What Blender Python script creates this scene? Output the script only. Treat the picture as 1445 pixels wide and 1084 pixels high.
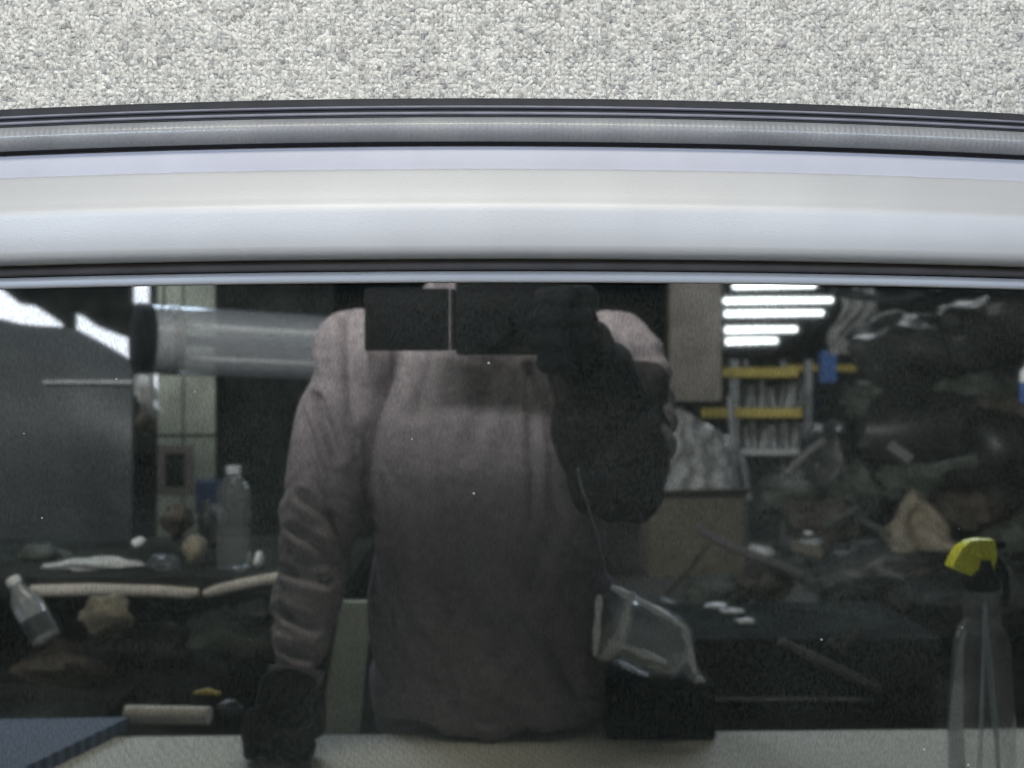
import bpy, bmesh, math, random
import numpy as np
from mathutils import Vector, Matrix, noise as mnoise
random.seed(7); np.random.seed(7)
for o in list(bpy.data.objects): bpy.data.objects.remove(o)
S = bpy.context.scene
COL = S.collection

# ------------------------------------------------------------------ camera
F, CX, CY = 1550.0, 722.5, 542.0                    # focal length and centre in photograph pixels
pitch, yaw, tau = math.radians(-6.0), math.radians(1.2), math.radians(2.8)
CAM = Vector((0, 0, 1.45))
fw = Vector((math.sin(yaw)*math.cos(pitch), math.cos(yaw)*math.cos(pitch), math.sin(pitch)))
rt = fw.cross(Vector((0, 0, 1))).normalized(); up = rt.cross(fw)
cd = bpy.data.cameras.new('photo_camera'); cam = bpy.data.objects.new('photo_camera', cd); COL.objects.link(cam)
cam.matrix_world = Matrix.Translation(CAM) @ Matrix((rt, up, -fw)).transposed().to_4x4()
cd.sensor_width = 36; cd.lens = 36*F/1445; cd.clip_start = 0.02; cd.clip_end = 200
cd.dof.use_dof = True; cd.dof.focus_distance = 0.76; cd.dof.aperture_fstop = 9
S.camera = cam
# ------------------------------------------------------------------ world, exposure
W = bpy.data.worlds.new('World'); S.world = W; W.use_nodes = True
W.node_tree.nodes['Background'].inputs[0].default_value = (0.6, 0.7, 0.8, 1)
W.node_tree.nodes['Background'].inputs[1].default_value = 0.05
S.view_settings.view_transform = 'Standard'; S.view_settings.look = 'None'
S.view_settings.exposure = 0.0; S.view_settings.gamma = 1
try:
    S.cycles.max_bounces = 10; S.cycles.transparent_max_bounces = 12; S.cycles.glossy_bounces = 6
    S.cycles.sample_clamp_indirect = 4; S.cycles.caustics_reflective = False; S.cycles.caustics_refractive = False
except Exception: pass
# ------------------------------------------------------------------ workshop lamps, with unseen ones added
def area(name, loc, size, sizey, power, col, target):
    d = bpy.data.lights.new(name, 'AREA'); d.shape = 'RECTANGLE'; d.size = size; d.size_y = sizey
    d.energy = power; d.color = col
    o = bpy.data.objects.new(name, d); COL.objects.link(o); o.location = loc
    o.rotation_euler = (Vector(target)-Vector(loc)).to_track_quat('-Z', 'Y').to_euler()
    return o
area('bench_light', (-0.12, -0.26, 2.60), 1.25, 0.22, 21, (1.0, 0.95, 0.80), (-0.12, -0.05, 0))
area('door_fill', (-1.5, -2.3, 2.45), 1.30, 0.40, 38, (0.68, 0.81, 1.0), (0, 0.75, 1.4))  # unseen cool fill pair, added to brighten the door front
area('door_fill', (1.45, -2.3, 2.45), 1.30, 0.40, 31, (0.68, 0.81, 1.0), (0, 0.75, 1.4))
area('sweater_fill', (-1.3, 3.3, 3.0), 2.6, 0.8, 600, (1.0, 0.97, 0.95), (-0.1, -0.3, 1.3))  # unseen lamp added beyond the carpet panel, whose top shades the belly
area('rear_light', (2.2, -5.0, 3.0), 1.3, 0.3, 70, (0.9, 0.95, 1.0), (2.2, -5.0, 0))
area('side_light', (-2.2, -3.4, 3.0), 1.3, 0.3, 60, (0.88, 0.94, 1.0), (-2.2, -3.4, 0))

# ------------------------------------------------------------------ optics of the upright dark window
N = Vector((0, -math.cos(tau), math.sin(tau)))      # window normal: the door leans back 2.8 degrees
G = CAM - N*0.75                                    # a point on the window, 0.75 m from the lens
U = Vector((1, 0, 0)); V = Vector((0, math.sin(tau), math.cos(tau)))
def D(u, v, w=0.0): return G + U*u + V*v + N*w      # door coordinates -> world
def refl(px, py):
    d = (fw + rt*(px-CX)/F - up*(py-CY)/F).normalized()
    P = CAM + d*((G-CAM).dot(N)/d.dot(N))
    return P, d - N*(2*d.dot(N))
def at(px, py, Y):                                  # where a thing seen in the window stands, given how far back it is
    P, d = refl(px, py); return P + d*((Y-P.y)/d.y)
def atz(px, py, Z):
    P, d = refl(px, py); return P + d*((Z-P.z)/d.z)

# ------------------------------------------------------------------ materials
def mat(name, col, rough=0.6, metal=0.0, spec=0.5, var=0.0, vscale=20, bump=0.0, bscale=60, col2=None, trans=0.0, emit=None, estr=0, coat=0, alpha=1.0, ior=1.45):
    m = bpy.data.materials.new(name); m.use_nodes = True
    nt = m.node_tree; b = nt.nodes['Principled BSDF']
    b.inputs['Base Color'].default_value = (*col, 1); b.inputs['Roughness'].default_value = rough
    b.inputs['Metallic'].default_value = metal; b.inputs['Specular IOR Level'].default_value = spec
    b.inputs['IOR'].default_value = ior
    if trans: b.inputs['Transmission Weight'].default_value = trans
    if coat: b.inputs['Coat Weight'].default_value = coat; b.inputs['Coat Roughness'].default_value = 0.12
    if alpha < 1: b.inputs['Alpha'].default_value = alpha
    if emit:
        b.inputs['Emission Color'].default_value = (*emit, 1); b.inputs['Emission Strength'].default_value = estr
    tc = nt.nodes.new('ShaderNodeTexCoord')
    if var or col2:
        nz = nt.nodes.new('ShaderNodeTexNoise'); nz.inputs['Scale'].default_value = vscale; nz.inputs['Detail'].default_value = 5
        nt.links.new(tc.outputs['Object'], nz.inputs['Vector'])
        cr = nt.nodes.new('ShaderNodeValToRGB'); nt.links.new(nz.outputs['Fac'], cr.inputs['Fac'])
        c2 = col2 if col2 else tuple(c*(1-var) for c in col)
        c1 = col if col2 else tuple(min(1, c*(1+var)) for c in col)
        cr.color_ramp.elements[0].position = 0.35; cr.color_ramp.elements[1].position = 0.65
        cr.color_ramp.elements[0].color = (*c2, 1); cr.color_ramp.elements[1].color = (*c1, 1)
        nt.links.new(cr.outputs['Color'], b.inputs['Base Color'])
    if bump:
        nb = nt.nodes.new('ShaderNodeTexNoise'); nb.inputs['Scale'].default_value = bscale; nb.inputs['Detail'].default_value = 4
        nt.links.new(tc.outputs['Object'], nb.inputs['Vector'])
        bp = nt.nodes.new('ShaderNodeBump'); bp.inputs['Strength'].default_value = bump; bp.inputs['Distance'].default_value = 0.002
        nt.links.new(nb.outputs['Fac'], bp.inputs['Height']); nt.links.new(bp.outputs['Normal'], b.inputs['Normal'])
    return m
M = {}
M['silver'] = mat('silver_paint', (0.55, 0.555, 0.575), 0.50, 0.28, 0.5, var=0.03, vscale=14, bump=0.10, bscale=900)
M['silver_flange'] = mat('silver_flange_paint', (0.50, 0.50, 0.565), 0.55, 0.20, 0.4, var=0.04, vscale=18, bump=0.08, bscale=700)
M['rubber_lip'] = mat('rubber_lip', (0.036, 0.037, 0.042), 0.6, 0, 0.3, var=0.12, vscale=60, bump=0.06, bscale=500)
M['bead_glint'] = mat('glint_bead_rubber', (0.22, 0.22, 0.27), 0.5, 0, 0.5, var=.12, vscale=50)  # lighter rubber colour that paints the ridge highlights
M['lip_shade'] = mat('lip_shade_rubber', (0.018, 0.018, 0.021), 0.8, 0, 0.15)
M['seal_grey'] = mat('grey_window_seal', (0.105, 0.10, 0.10), 0.7, 0, 0.2, var=.1, vscale=40)
M['black_plastic'] = mat('black_plastic', (0.006, 0.006, 0.007), 0.75, 0, 0.15, bump=0.1, bscale=300)
M['black_fabric'] = mat('black_fabric', (0.009, 0.010, 0.011), 0.85, 0, 0.2, var=0.3, vscale=40, bump=0.5, bscale=200)
M['sleeve_shade'] = mat('sleeve_shade_cloth', (0.034, 0.030, 0.033), 0.9, 0, 0.1, var=.3, vscale=30, bump=.5, bscale=150)  # dark sweater tone standing in for shade on the right arm
M['sweater'] = mat('mauve_sweater', (0.245, 0.218, 0.232), 0.95, 0, 0.1, var=0.12, vscale=60, bump=0.8, bscale=160)
M['trousers'] = mat('dark_trousers', (0.03, 0.028, 0.032), 0.9, 0, 0.1, var=0.2, vscale=20, bump=0.4, bscale=120)
M['skin'] = mat('skin', (0.55, 0.35, 0.26), 0.5, var=0.06, vscale=30, bump=0.1, bscale=200)
M['hair'] = mat('hair', (0.015, 0.012, 0.01), 0.5, bump=0.8, bscale=250)
M['white'] = mat('white_plastic', (0.72, 0.72, 0.70), 0.4, var=0.06)
M['grey'] = mat('grey_metal', (0.30, 0.31, 0.32), 0.45, 0.4, var=0.15)
M['dark'] = mat('dark_grey', (0.022, 0.025, 0.023), 0.95, 0, 0.02, var=0.4, vscale=6)
M['darkbag'] = mat('black_bag_film', (0.022, 0.024, 0.022), 0.42, 0, 0.35, var=0.5, vscale=6)
M['murk'] = mat('murky_green_grey', (0.055, 0.062, 0.052), 0.7, 0, 0.2, var=0.5, vscale=9)
M['rust'] = mat('dull_brown', (0.058, 0.050, 0.042), 0.8, 0, 0.1, var=0.4, vscale=12)
M['bluegrey'] = mat('blue_grey_paint', (0.052, 0.058, 0.062), 0.45, 0.0, 0.3, var=0.18, vscale=4)
M['blue'] = mat('blue_paint', (0.045, 0.10, 0.27), 0.5, var=0.2)
M['navy'] = mat('navy_plastic', (0.025, 0.045, 0.11), 0.5, var=.2)
M['yellow_paint'] = mat('yellow_beam_paint', (0.46, 0.36, 0.09), 0.5, var=0.15)
M['yellow'] = mat('yellow_plastic', (0.90, 0.90, 0.03), 0.38, var=0.03)
M['card'] = mat('cardboard', (0.11, 0.098, 0.078), 0.9, var=0.15, vscale=9)
M['paper'] = mat('brown_paper', (0.19, 0.165, 0.12), 0.85, var=0.25, vscale=25)
M['panel'] = mat('greenish_panel', (0.27, 0.29, 0.24), 0.7, var=0.22, vscale=5)
M['beige'] = mat('beige_foam', (0.50, 0.47, 0.42), 0.8, var=0.12, vscale=30)
M['wall'] = mat('dark_wall', (0.10, 0.10, 0.095), 0.9, var=0.3, vscale=1.5)
M['ceil'] = mat('ceiling_board', (0.13, 0.13, 0.13), 0.9, var=0.2, vscale=2)
M['concrete'] = mat('concrete', (0.075, 0.073, 0.07), 0.8, var=0.25, vscale=3, bump=0.3)
M['brownpanel'] = mat('brown_panel', (0.17, 0.15, 0.13), 0.7, var=0.2, vscale=5)
M['tube'] = mat('lit_tube', (0.9, 0.9, 0.9), emit=(0.93, 0.98, 1.0), estr=9)
M['daylight'] = mat('bright_opening', (0.9, 0.9, 0.9), emit=(0.86, 0.9, 1.0), estr=2.9)
def clear(name, col, dif, blend, rough, tint=(.97, .98, .98), bump=.2, bscale=40):
    m = bpy.data.materials.new(name); m.use_nodes = True; nt = m.node_tree; nt.nodes.remove(nt.nodes['Principled BSDF']); out = nt.nodes['Material Output']
    tr, gl, df = (nt.nodes.new('ShaderNodeBsdf'+k) for k in ('Transparent', 'Glossy', 'Diffuse'))
    tr.inputs[0].default_value = (*tint, 1); df.inputs[0].default_value = (*col, 1); gl.inputs['Roughness'].default_value = rough
    lw = nt.nodes.new('ShaderNodeLayerWeight'); lw.inputs[0].default_value = blend
    tc = nt.nodes.new('ShaderNodeTexCoord'); nz = nt.nodes.new('ShaderNodeTexNoise'); nz.inputs['Scale'].default_value = bscale; nt.links.new(tc.outputs['Object'], nz.inputs['Vector'])
    bp = nt.nodes.new('ShaderNodeBump'); bp.inputs['Strength'].default_value = bump; bp.inputs['Distance'].default_value = .002
    nt.links.new(nz.outputs['Fac'], bp.inputs['Height'])
    for x in (gl, df, lw): nt.links.new(bp.outputs['Normal'], x.inputs['Normal'])
    m1, m2 = nt.nodes.new('ShaderNodeMixShader'), nt.nodes.new('ShaderNodeMixShader')
    m1.inputs[0].default_value = dif; nt.links.new(tr.outputs[0], m1.inputs[1]); nt.links.new(df.outputs[0], m1.inputs[2])
    nt.links.new(lw.outputs['Fresnel' if blend > .5 else 'Facing'], m2.inputs[0]); nt.links.new(m1.outputs[0], m2.inputs[1]); nt.links.new(gl.outputs[0], m2.inputs[2]); nt.links.new(m2.outputs[0], out.inputs[0])
    return m
M['pet'] = clear('clear_plastic', (.7, .75, .78), .06, .24, .06)
M['film'] = clear('cloudy_film', (.86, .89, .90), .32, .28, .16, bump=.9, bscale=25)
M['glint_white'] = mat('canister_glint', (.90, .91, .90), .35)
M['pet_ridged'] = clear('thin_ribbed_plastic', (.75, .8, .82), .045, .15, .08, bump=.8, bscale=60)
M['film_thin'] = clear('crumpled_clear_film', (.75, .8, .82), .26, .28, .12, bump=1.0, bscale=35)
M['glint'] = clear('bottle_glint', (.62, .68, .74), .42, .2, .2)  # pale colour for the reflections painted on the spray bottle
M['ring_glint'] = clear('canister_ring_glint', (.85, .88, .88), .8, .3, .15)
M['greyfilm'] = clear('clear_roll_film', (.55, .58, .63), .34, .30, .12, bump=.25, bscale=9)
M['cloth'] = mat('pale_cloth', (0.42, 0.43, 0.42), 0.9, var=0.2, vscale=20)
M['wood'] = mat('bench_wood', (0.16, 0.11, 0.07), 0.7, var=0.2)

def rubber_tube_mat():
    m = mat('ribbed_rubber', (0.135, 0.14, 0.15), 0.45, 0, 0.8, coat=.3)
    nt = m.node_tree; b = nt.nodes['Principled BSDF']
    tc = nt.nodes.new('ShaderNodeTexCoord')
    wv = nt.nodes.new('ShaderNodeTexWave'); wv.wave_type = 'BANDS'; wv.bands_direction = 'X'
    wv.inputs['Scale'].default_value = 82; wv.inputs['Distortion'].default_value = 0.6; wv.inputs['Detail'].default_value = 1
    nz = nt.nodes.new('ShaderNodeTexNoise'); nz.inputs['Scale'].default_value = 700; nz.inputs['Detail'].default_value = 3
    n2 = nt.nodes.new('ShaderNodeTexNoise'); n2.inputs['Scale'].default_value = 22; n2.inputs['Detail'].default_value = 4
    for x in (wv, nz, n2): nt.links.new(tc.outputs['Object'], x.inputs['Vector'])
    ad = nt.nodes.new('ShaderNodeMath'); ad.operation = 'MULTIPLY_ADD'; ad.inputs[1].default_value = 0.55
    nt.links.new(wv.outputs['Fac'], ad.inputs[0]); nt.links.new(nz.outputs['Fac'], ad.inputs[2])
    bp = nt.nodes.new('ShaderNodeBump'); bp.inputs['Strength'].default_value = 0.42; bp.inputs['Distance'].default_value = 0.0008
    nt.links.new(ad.outputs[0], bp.inputs['Height']); nt.links.new(bp.outputs['Normal'], b.inputs['Normal'])
    cr = nt.nodes.new('ShaderNodeValToRGB'); nt.links.new(n2.outputs['Fac'], cr.inputs['Fac'])
    cr.color_ramp.elements[0].position = .3; cr.color_ramp.elements[1].position = .7
    cr.color_ramp.elements[0].color = (.22, .225, .245, 1); cr.color_ramp.elements[1].color = (.31, .315, .33, 1)
    nt.links.new(cr.outputs[0], b.inputs['Base Color'])
    return m
M['rubber_bulb'] = rubber_tube_mat()

def glass_mat():
    m = bpy.data.materials.new('dark_tinted_glass'); m.use_nodes = True
    nt = m.node_tree; nt.nodes.remove(nt.nodes['Principled BSDF']); out = nt.nodes['Material Output']
    tc = nt.nodes.new('ShaderNodeTexCoord')
    df = nt.nodes.new('ShaderNodeBsdfDiffuse'); gl = nt.nodes.new('ShaderNodeBsdfGlossy'); gl.inputs['Roughness'].default_value = 0.023
    gl.inputs['Color'].default_value = (0.96, 1.0, 1.0, 1)
    mx = nt.nodes.new('ShaderNodeMixShader'); mx.inputs[0].default_value = 0.44
    nt.links.new(df.outputs[0], mx.inputs[1]); nt.links.new(gl.outputs[0], mx.inputs[2]); nt.links.new(mx.outputs[0], out.inputs[0])
    # dust film: fine mottling, cloudy wipe marks and sparse pale specks
    def nz(scale, det):
        t = nt.nodes.new('ShaderNodeTexNoise'); t.inputs['Scale'].default_value = scale; t.inputs['Detail'].default_value = det
        nt.links.new(tc.outputs['Object'], t.inputs['Vector']); return t
    a, b_ = nz(1, 3), nz(7, 4); ma = nt.nodes.new('ShaderNodeMapping'); ma.inputs['Scale'].default_value = (620, 620, 330); nt.links.new(tc.outputs['Object'], ma.inputs[0]); nt.links.new(ma.outputs[0], a.inputs['Vector'])
    mu = nt.nodes.new('ShaderNodeMath'); mu.operation = 'MULTIPLY'; nt.links.new(a.outputs['Fac'], mu.inputs[0]); nt.links.new(b_.outputs['Fac'], mu.inputs[1])
    cr = nt.nodes.new('ShaderNodeValToRGB'); nt.links.new(mu.outputs[0], cr.inputs['Fac'])
    g2 = nz(1, 3); mp = nt.nodes.new('ShaderNodeMapping'); mp.inputs['Scale'].default_value = (760, 760, 300); nt.links.new(tc.outputs['Object'], mp.inputs[0]); nt.links.new(mp.outputs[0], g2.inputs['Vector']); gc = nt.nodes.new('ShaderNodeValToRGB'); nt.links.new(g2.outputs['Fac'], gc.inputs['Fac'])
    gc.color_ramp.elements[0].position = .3; gc.color_ramp.elements[1].position = .68; gc.color_ramp.elements[0].color = (.68, .72, .71, 1); gc.color_ramp.elements[1].color = (.97, 1, 1, 1); nt.links.new(gc.outputs[0], gl.inputs['Color'])
    cr.color_ramp.elements[0].position = 0.10; cr.color_ramp.elements[0].color = (0.0045, 0.0062, 0.0054, 1)
    cr.color_ramp.elements[1].position = 0.45; cr.color_ramp.elements[1].color = (0.040, 0.046, 0.043, 1)
    vo = nt.nodes.new('ShaderNodeTexVoronoi'); vo.inputs['Scale'].default_value = 95; nt.links.new(tc.outputs['Object'], vo.inputs['Vector'])
    sp = nt.nodes.new('ShaderNodeMath'); sp.operation = 'LESS_THAN'; sp.inputs[1].default_value = 0.085; nt.links.new(vo.outputs['Distance'], sp.inputs[0])
    sx = nt.nodes.new('ShaderNodeSeparateColor'); nt.links.new(vo.outputs['Color'], sx.inputs[0])
    ra = nt.nodes.new('ShaderNodeMath'); ra.operation = 'GREATER_THAN'; ra.inputs[1].default_value = 0.968; nt.links.new(sx.outputs[0], ra.inputs[0])
    ml = nt.nodes.new('ShaderNodeMath'); ml.operation = 'MULTIPLY'; nt.links.new(sp.outputs[0], ml.inputs[0]); nt.links.new(ra.outputs[0], ml.inputs[1])
    mc = nt.nodes.new('ShaderNodeMixRGB'); mc.inputs[2].default_value = (0.5, 0.5, 0.48, 1)
    nt.links.new(ml.outputs[0], mc.inputs[0]); nt.links.new(cr.outputs[0], mc.inputs[1]); nt.links.new(mc.outputs[0], df.inputs[0])
    return m
M['glass'] = glass_mat()

def carpet_mat():
    m = mat('grey_carpet_pile', (0.5, 0.5, 0.5), 0.95, 0, 0.1)
    nt = m.node_tree; b = nt.nodes['Principled BSDF']
    at_ = nt.nodes.new('ShaderNodeAttribute'); at_.attribute_name = 'tint'
    tc = nt.nodes.new('ShaderNodeTexCoord')
    nz = nt.nodes.new('ShaderNodeTexNoise'); nz.inputs['Scale'].default_value = 900; nz.inputs['Detail'].default_value = 3
    nt.links.new(tc.outputs['Object'], nz.inputs['Vector'])
    hs = nt.nodes.new('ShaderNodeMixRGB'); hs.blend_type = 'MULTIPLY'; hs.inputs[0].default_value = 0.55
    cr = nt.nodes.new('ShaderNodeValToRGB'); nt.links.new(nz.outputs['Fac'], cr.inputs['Fac'])
    cr.color_ramp.elements[0].position = .32; cr.color_ramp.elements[1].position = .62
    cr.color_ramp.elements[0].color = (.70, .70, .73, 1); cr.color_ramp.elements[1].color = (1, 1, 1, 1)
    nt.links.new(at_.outputs['Color'], hs.inputs[1]); nt.links.new(cr.outputs[0], hs.inputs[2]); nt.links.new(hs.outputs[0], b.inputs['Base Color'])
    bp = nt.nodes.new('ShaderNodeBump'); bp.inputs['Strength'].default_value = 0.35; bp.inputs['Distance'].default_value = 0.0004
    nt.links.new(nz.outputs['Fac'], bp.inputs['Height']); nt.links.new(bp.outputs['Normal'], b.inputs['Normal'])
    return m
M['carpet'] = carpet_mat()
M['carpet_back'] = mat('carpet_backing', (0.50, 0.50, 0.51), 0.95, var=0.2, vscale=200)

# ------------------------------------------------------------------ mesh helpers
class MB:
    def __init__(s): s.v = []; s.f = []
    def add(s, vs, fs):
        n = len(s.v); s.v += [tuple(x) for x in vs]; s.f += [tuple(i+n for i in q) for q in fs]; return s
    def hexa(s, p):                                   # eight corners: 4 of the bottom ring, 4 of the top ring
        return s.add(p, [(3,2,1,0),(4,5,6,7),(0,1,5,4),(1,2,6,5),(2,3,7,6),(3,0,4,7)])
    def box(s, c, d, R=None):
        R = R or Matrix.Identity(3); c = Vector(c)
        return s.hexa([c+R@Vector((x*d[0]/2, y*d[1]/2, z*d[2]/2)) for z in (-1,1) for x,y in ((-1,-1),(1,-1),(1,1),(-1,1))])
    def tube(s, pts, r, n=14, cap=True):
        pts = [Vector(p) for p in pts]; rs = r if isinstance(r, (list, tuple)) else [r]*len(pts)
        vs = []; t0 = (pts[1]-pts[0]).normalized(); a = t0.orthogonal().normalized()
        for i, p in enumerate(pts):
            t = (pts[min(i+1, len(pts)-1)]-pts[max(i-1, 0)]).normalized()
            a = (a - t*a.dot(t)).normalized(); b = t.cross(a)
            rr = rs[i] if isinstance(rs[i], (list, tuple)) else (rs[i], rs[i])
            for k in range(n):
                q = 2*math.pi*k/n; vs.append(p + a*math.cos(q)*rr[0] + b*math.sin(q)*rr[1])
        fs = [(i*n+k, i*n+(k+1)%n, (i+1)*n+(k+1)%n, (i+1)*n+k) for i in range(len(pts)-1) for k in range(n)]
        if cap: fs += [tuple(range(n-1, -1, -1)), tuple((len(pts)-1)*n+k for k in range(n))]
        return s.add(vs, fs)
    def lathe(s, base, axis, prof, n=28, close=True):  # prof: list of (radius, height along the axis)
        base = Vector(base); axis = Vector(axis).normalized(); a = axis.orthogonal().normalized(); b = axis.cross(a)
        vs = [base + axis*h + (a*math.cos(2*math.pi*k/n)+b*math.sin(2*math.pi*k/n))*r for r, h in prof for k in range(n)]
        fs = [(i*n+k, i*n+(k+1)%n, (i+1)*n+(k+1)%n, (i+1)*n+k) for i in range(len(prof)-1) for k in range(n)]
        if close: fs += [tuple(range(n-1, -1, -1)), tuple((len(prof)-1)*n+k for k in range(n))]
        return s.add(vs, fs)
    def ball(s, c, r, n=18):
        c = Vector(c); r = r if isinstance(r, (list, tuple)) else (r, r, r); m = n//2; vs = []
        for i in range(m+1):
            th = math.pi*(i+0.001)/(m+0.002)
            for k in range(n):
                ph = 2*math.pi*k/n; vs.append(c+Vector((r[0]*math.sin(th)*math.cos(ph), r[1]*math.sin(th)*math.sin(ph), r[2]*math.cos(th))))
        fs = [(i*n+k, (i+1)*n+k, (i+1)*n+(k+1)%n, i*n+(k+1)%n) for i in range(m) for k in range(n)]
        fs += [tuple(range(n)), tuple(m*n+n-1-k for k in range(n))]
        return s.add(vs, fs)
    def ellip(s, secs, n=28):                         # loft of ellipses (centre, half width, half depth)
        vs = [Vector(c)+Vector((a*math.copysign(abs(math.cos(t))**.85, math.cos(t)), b*math.copysign(abs(math.sin(t))**.85, math.sin(t)), 0))
              for c, a, b in secs for t in [2*math.pi*k/n for k in range(n)]]
        fs = [(i*n+k, i*n+(k+1)%n, (i+1)*n+(k+1)%n, (i+1)*n+k) for i in range(len(secs)-1) for k in range(n)]
        fs += [tuple(range(n-1, -1, -1)), tuple((len(secs)-1)*n+k for k in range(n))]
        return s.add(vs, fs)
    def sheet(s, fn, nu, nv, th):                     # a sheet with thickness: fn(a, b) -> (point, normal)
        top, bot = [], []
        for i in range(nu+1):
            for j in range(nv+1):
                p, nn = fn(i/nu, j/nv); p = Vector(p); nn = Vector(nn); top.append(p+nn*th/2); bot.append(p-nn*th/2)
        m = nv+1; K = len(top); fs = []
        for i in range(nu):
            for j in range(nv):
                a = i*m+j; fs.append((a, a+m, a+m+1, a+1)); fs.append((K+a, K+a+1, K+a+m+1, K+a+m))
        rim = [i*m for i in range(nu+1)]+[nu*m+j for j in range(1, nv+1)]+[i*m+nv for i in range(nu-1, -1, -1)]+[j for j in range(nv-1, 0, -1)]
        for i in range(len(rim)):
            a, b = rim[i], rim[(i+1) % len(rim)]; fs.append((a, K+a, K+b, b))
        return s.add(top+bot, fs)
    def build(s, name, m, parent=None, smooth=35, bevel=0.0, loc=None):
        me = bpy.data.meshes.new(name); L = Vector(loc) if loc else Vector((0, 0, 0))
        me.from_pydata([Vector(v)-L for v in s.v], [], s.f); me.update()
        bm = bmesh.new(); bm.from_mesh(me); bmesh.ops.recalc_face_normals(bm, faces=bm.faces)
        if bevel:
            ed = [e for e in bm.edges if len(e.link_faces) == 2 and e.calc_face_angle(0) > 0.6]
            bmesh.ops.bevel(bm, geom=ed, offset=bevel, segments=2, affect='EDGES', profile=0.6)
        bm.to_mesh(me); bm.free()
        me.materials.append(m if not isinstance(m, str) else M[m])
        if smooth: me.shade_smooth(); me.set_sharp_from_angle(angle=math.radians(smooth))
        o = bpy.data.objects.new(name, me); COL.objects.link(o)
        if loc and parent is None: o.location = L
        if parent: o.parent = parent; o.matrix_parent_inverse = parent.matrix_world.inverted()
        return o
def tag(o, label=None, cat=None, group=None, kind=None):
    for k, x in (('label', label), ('category', cat), ('group', group), ('kind', kind)):
        if x: o[k] = x
    return o
def thing(name, label, cat, loc=(0, 0, 0), group=None):
    o = bpy.data.objects.new(name, None); COL.objects.link(o); o.location = loc; o.empty_display_size = .05
    o.matrix_world = Matrix.Translation(Vector(loc))
    return tag(o, label, cat, group)
def remesh(name, mb, m, voxel, iters, parent=None, fn=None):
    o = mb.build(name+'_raw', m, smooth=0)
    r = o.modifiers.new('r', 'REMESH'); r.mode = 'VOXEL'; r.voxel_size = voxel
    if iters: q = o.modifiers.new('s', 'SMOOTH'); q.iterations = iters; q.factor = .5
    bpy.context.view_layer.update()
    me = bpy.data.meshes.new_from_object(o.evaluated_get(bpy.context.evaluated_depsgraph_get()))
    old = o.data; bpy.data.objects.remove(o); bpy.data.meshes.remove(old); me.name = name
    if fn:
        co = [fn(v.co.copy(), v.normal.copy()) for v in me.vertices]
        for v, c in zip(me.vertices, co): v.co = c
    me.shade_smooth()
    if not me.materials: me.materials.append(M[m])
    n = bpy.data.objects.new(name, me); COL.objects.link(n)
    if parent: n.parent = parent; n.matrix_parent_inverse = parent.matrix_world.inverted()
    return n
def pbox(px0, py0, px1, py1, Y, depth, mb=None):      # a box whose near face is seen in the window between these corners
    a, b, c, d = at(px0, py1, Y), at(px1, py1, Y), at(px1, py0, Y), at(px0, py0, Y)
    k = Vector((0, -depth, 0)); mb = mb or MB()
    return mb.hexa([a, b, b+k, a+k, d, c, c+k, d+k])

# ------------------------------------------------------------------ the setting
tz = 0.81                                             # workbench height
floor = MB().box((0, -10.5, -0.05), (16, 33, .1)).build('floor', 'concrete', smooth=0); tag(floor, kind='structure')
ceil = MB().box((0, -10.5, 3.25), (16, 33, .1)).build('ceiling', 'ceil', smooth=0); tag(ceil, kind='structure')
for nm, c, d in (('wall_front', (0, 6.0, 1.6), (16, .2, 3.2)), ('wall_back', (0, -27, 1.6), (16, .2, 3.2)),
                 ('wall_left', (-8.0, -10.5, 1.6), (.2, 32.7, 3.2)), ('wall_right', (8.0, -10.5, 1.6), (.2, 32.7, 3.2))):
    tag(MB().box(c, d).build(nm, 'wall', smooth=0), kind='structure')

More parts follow.
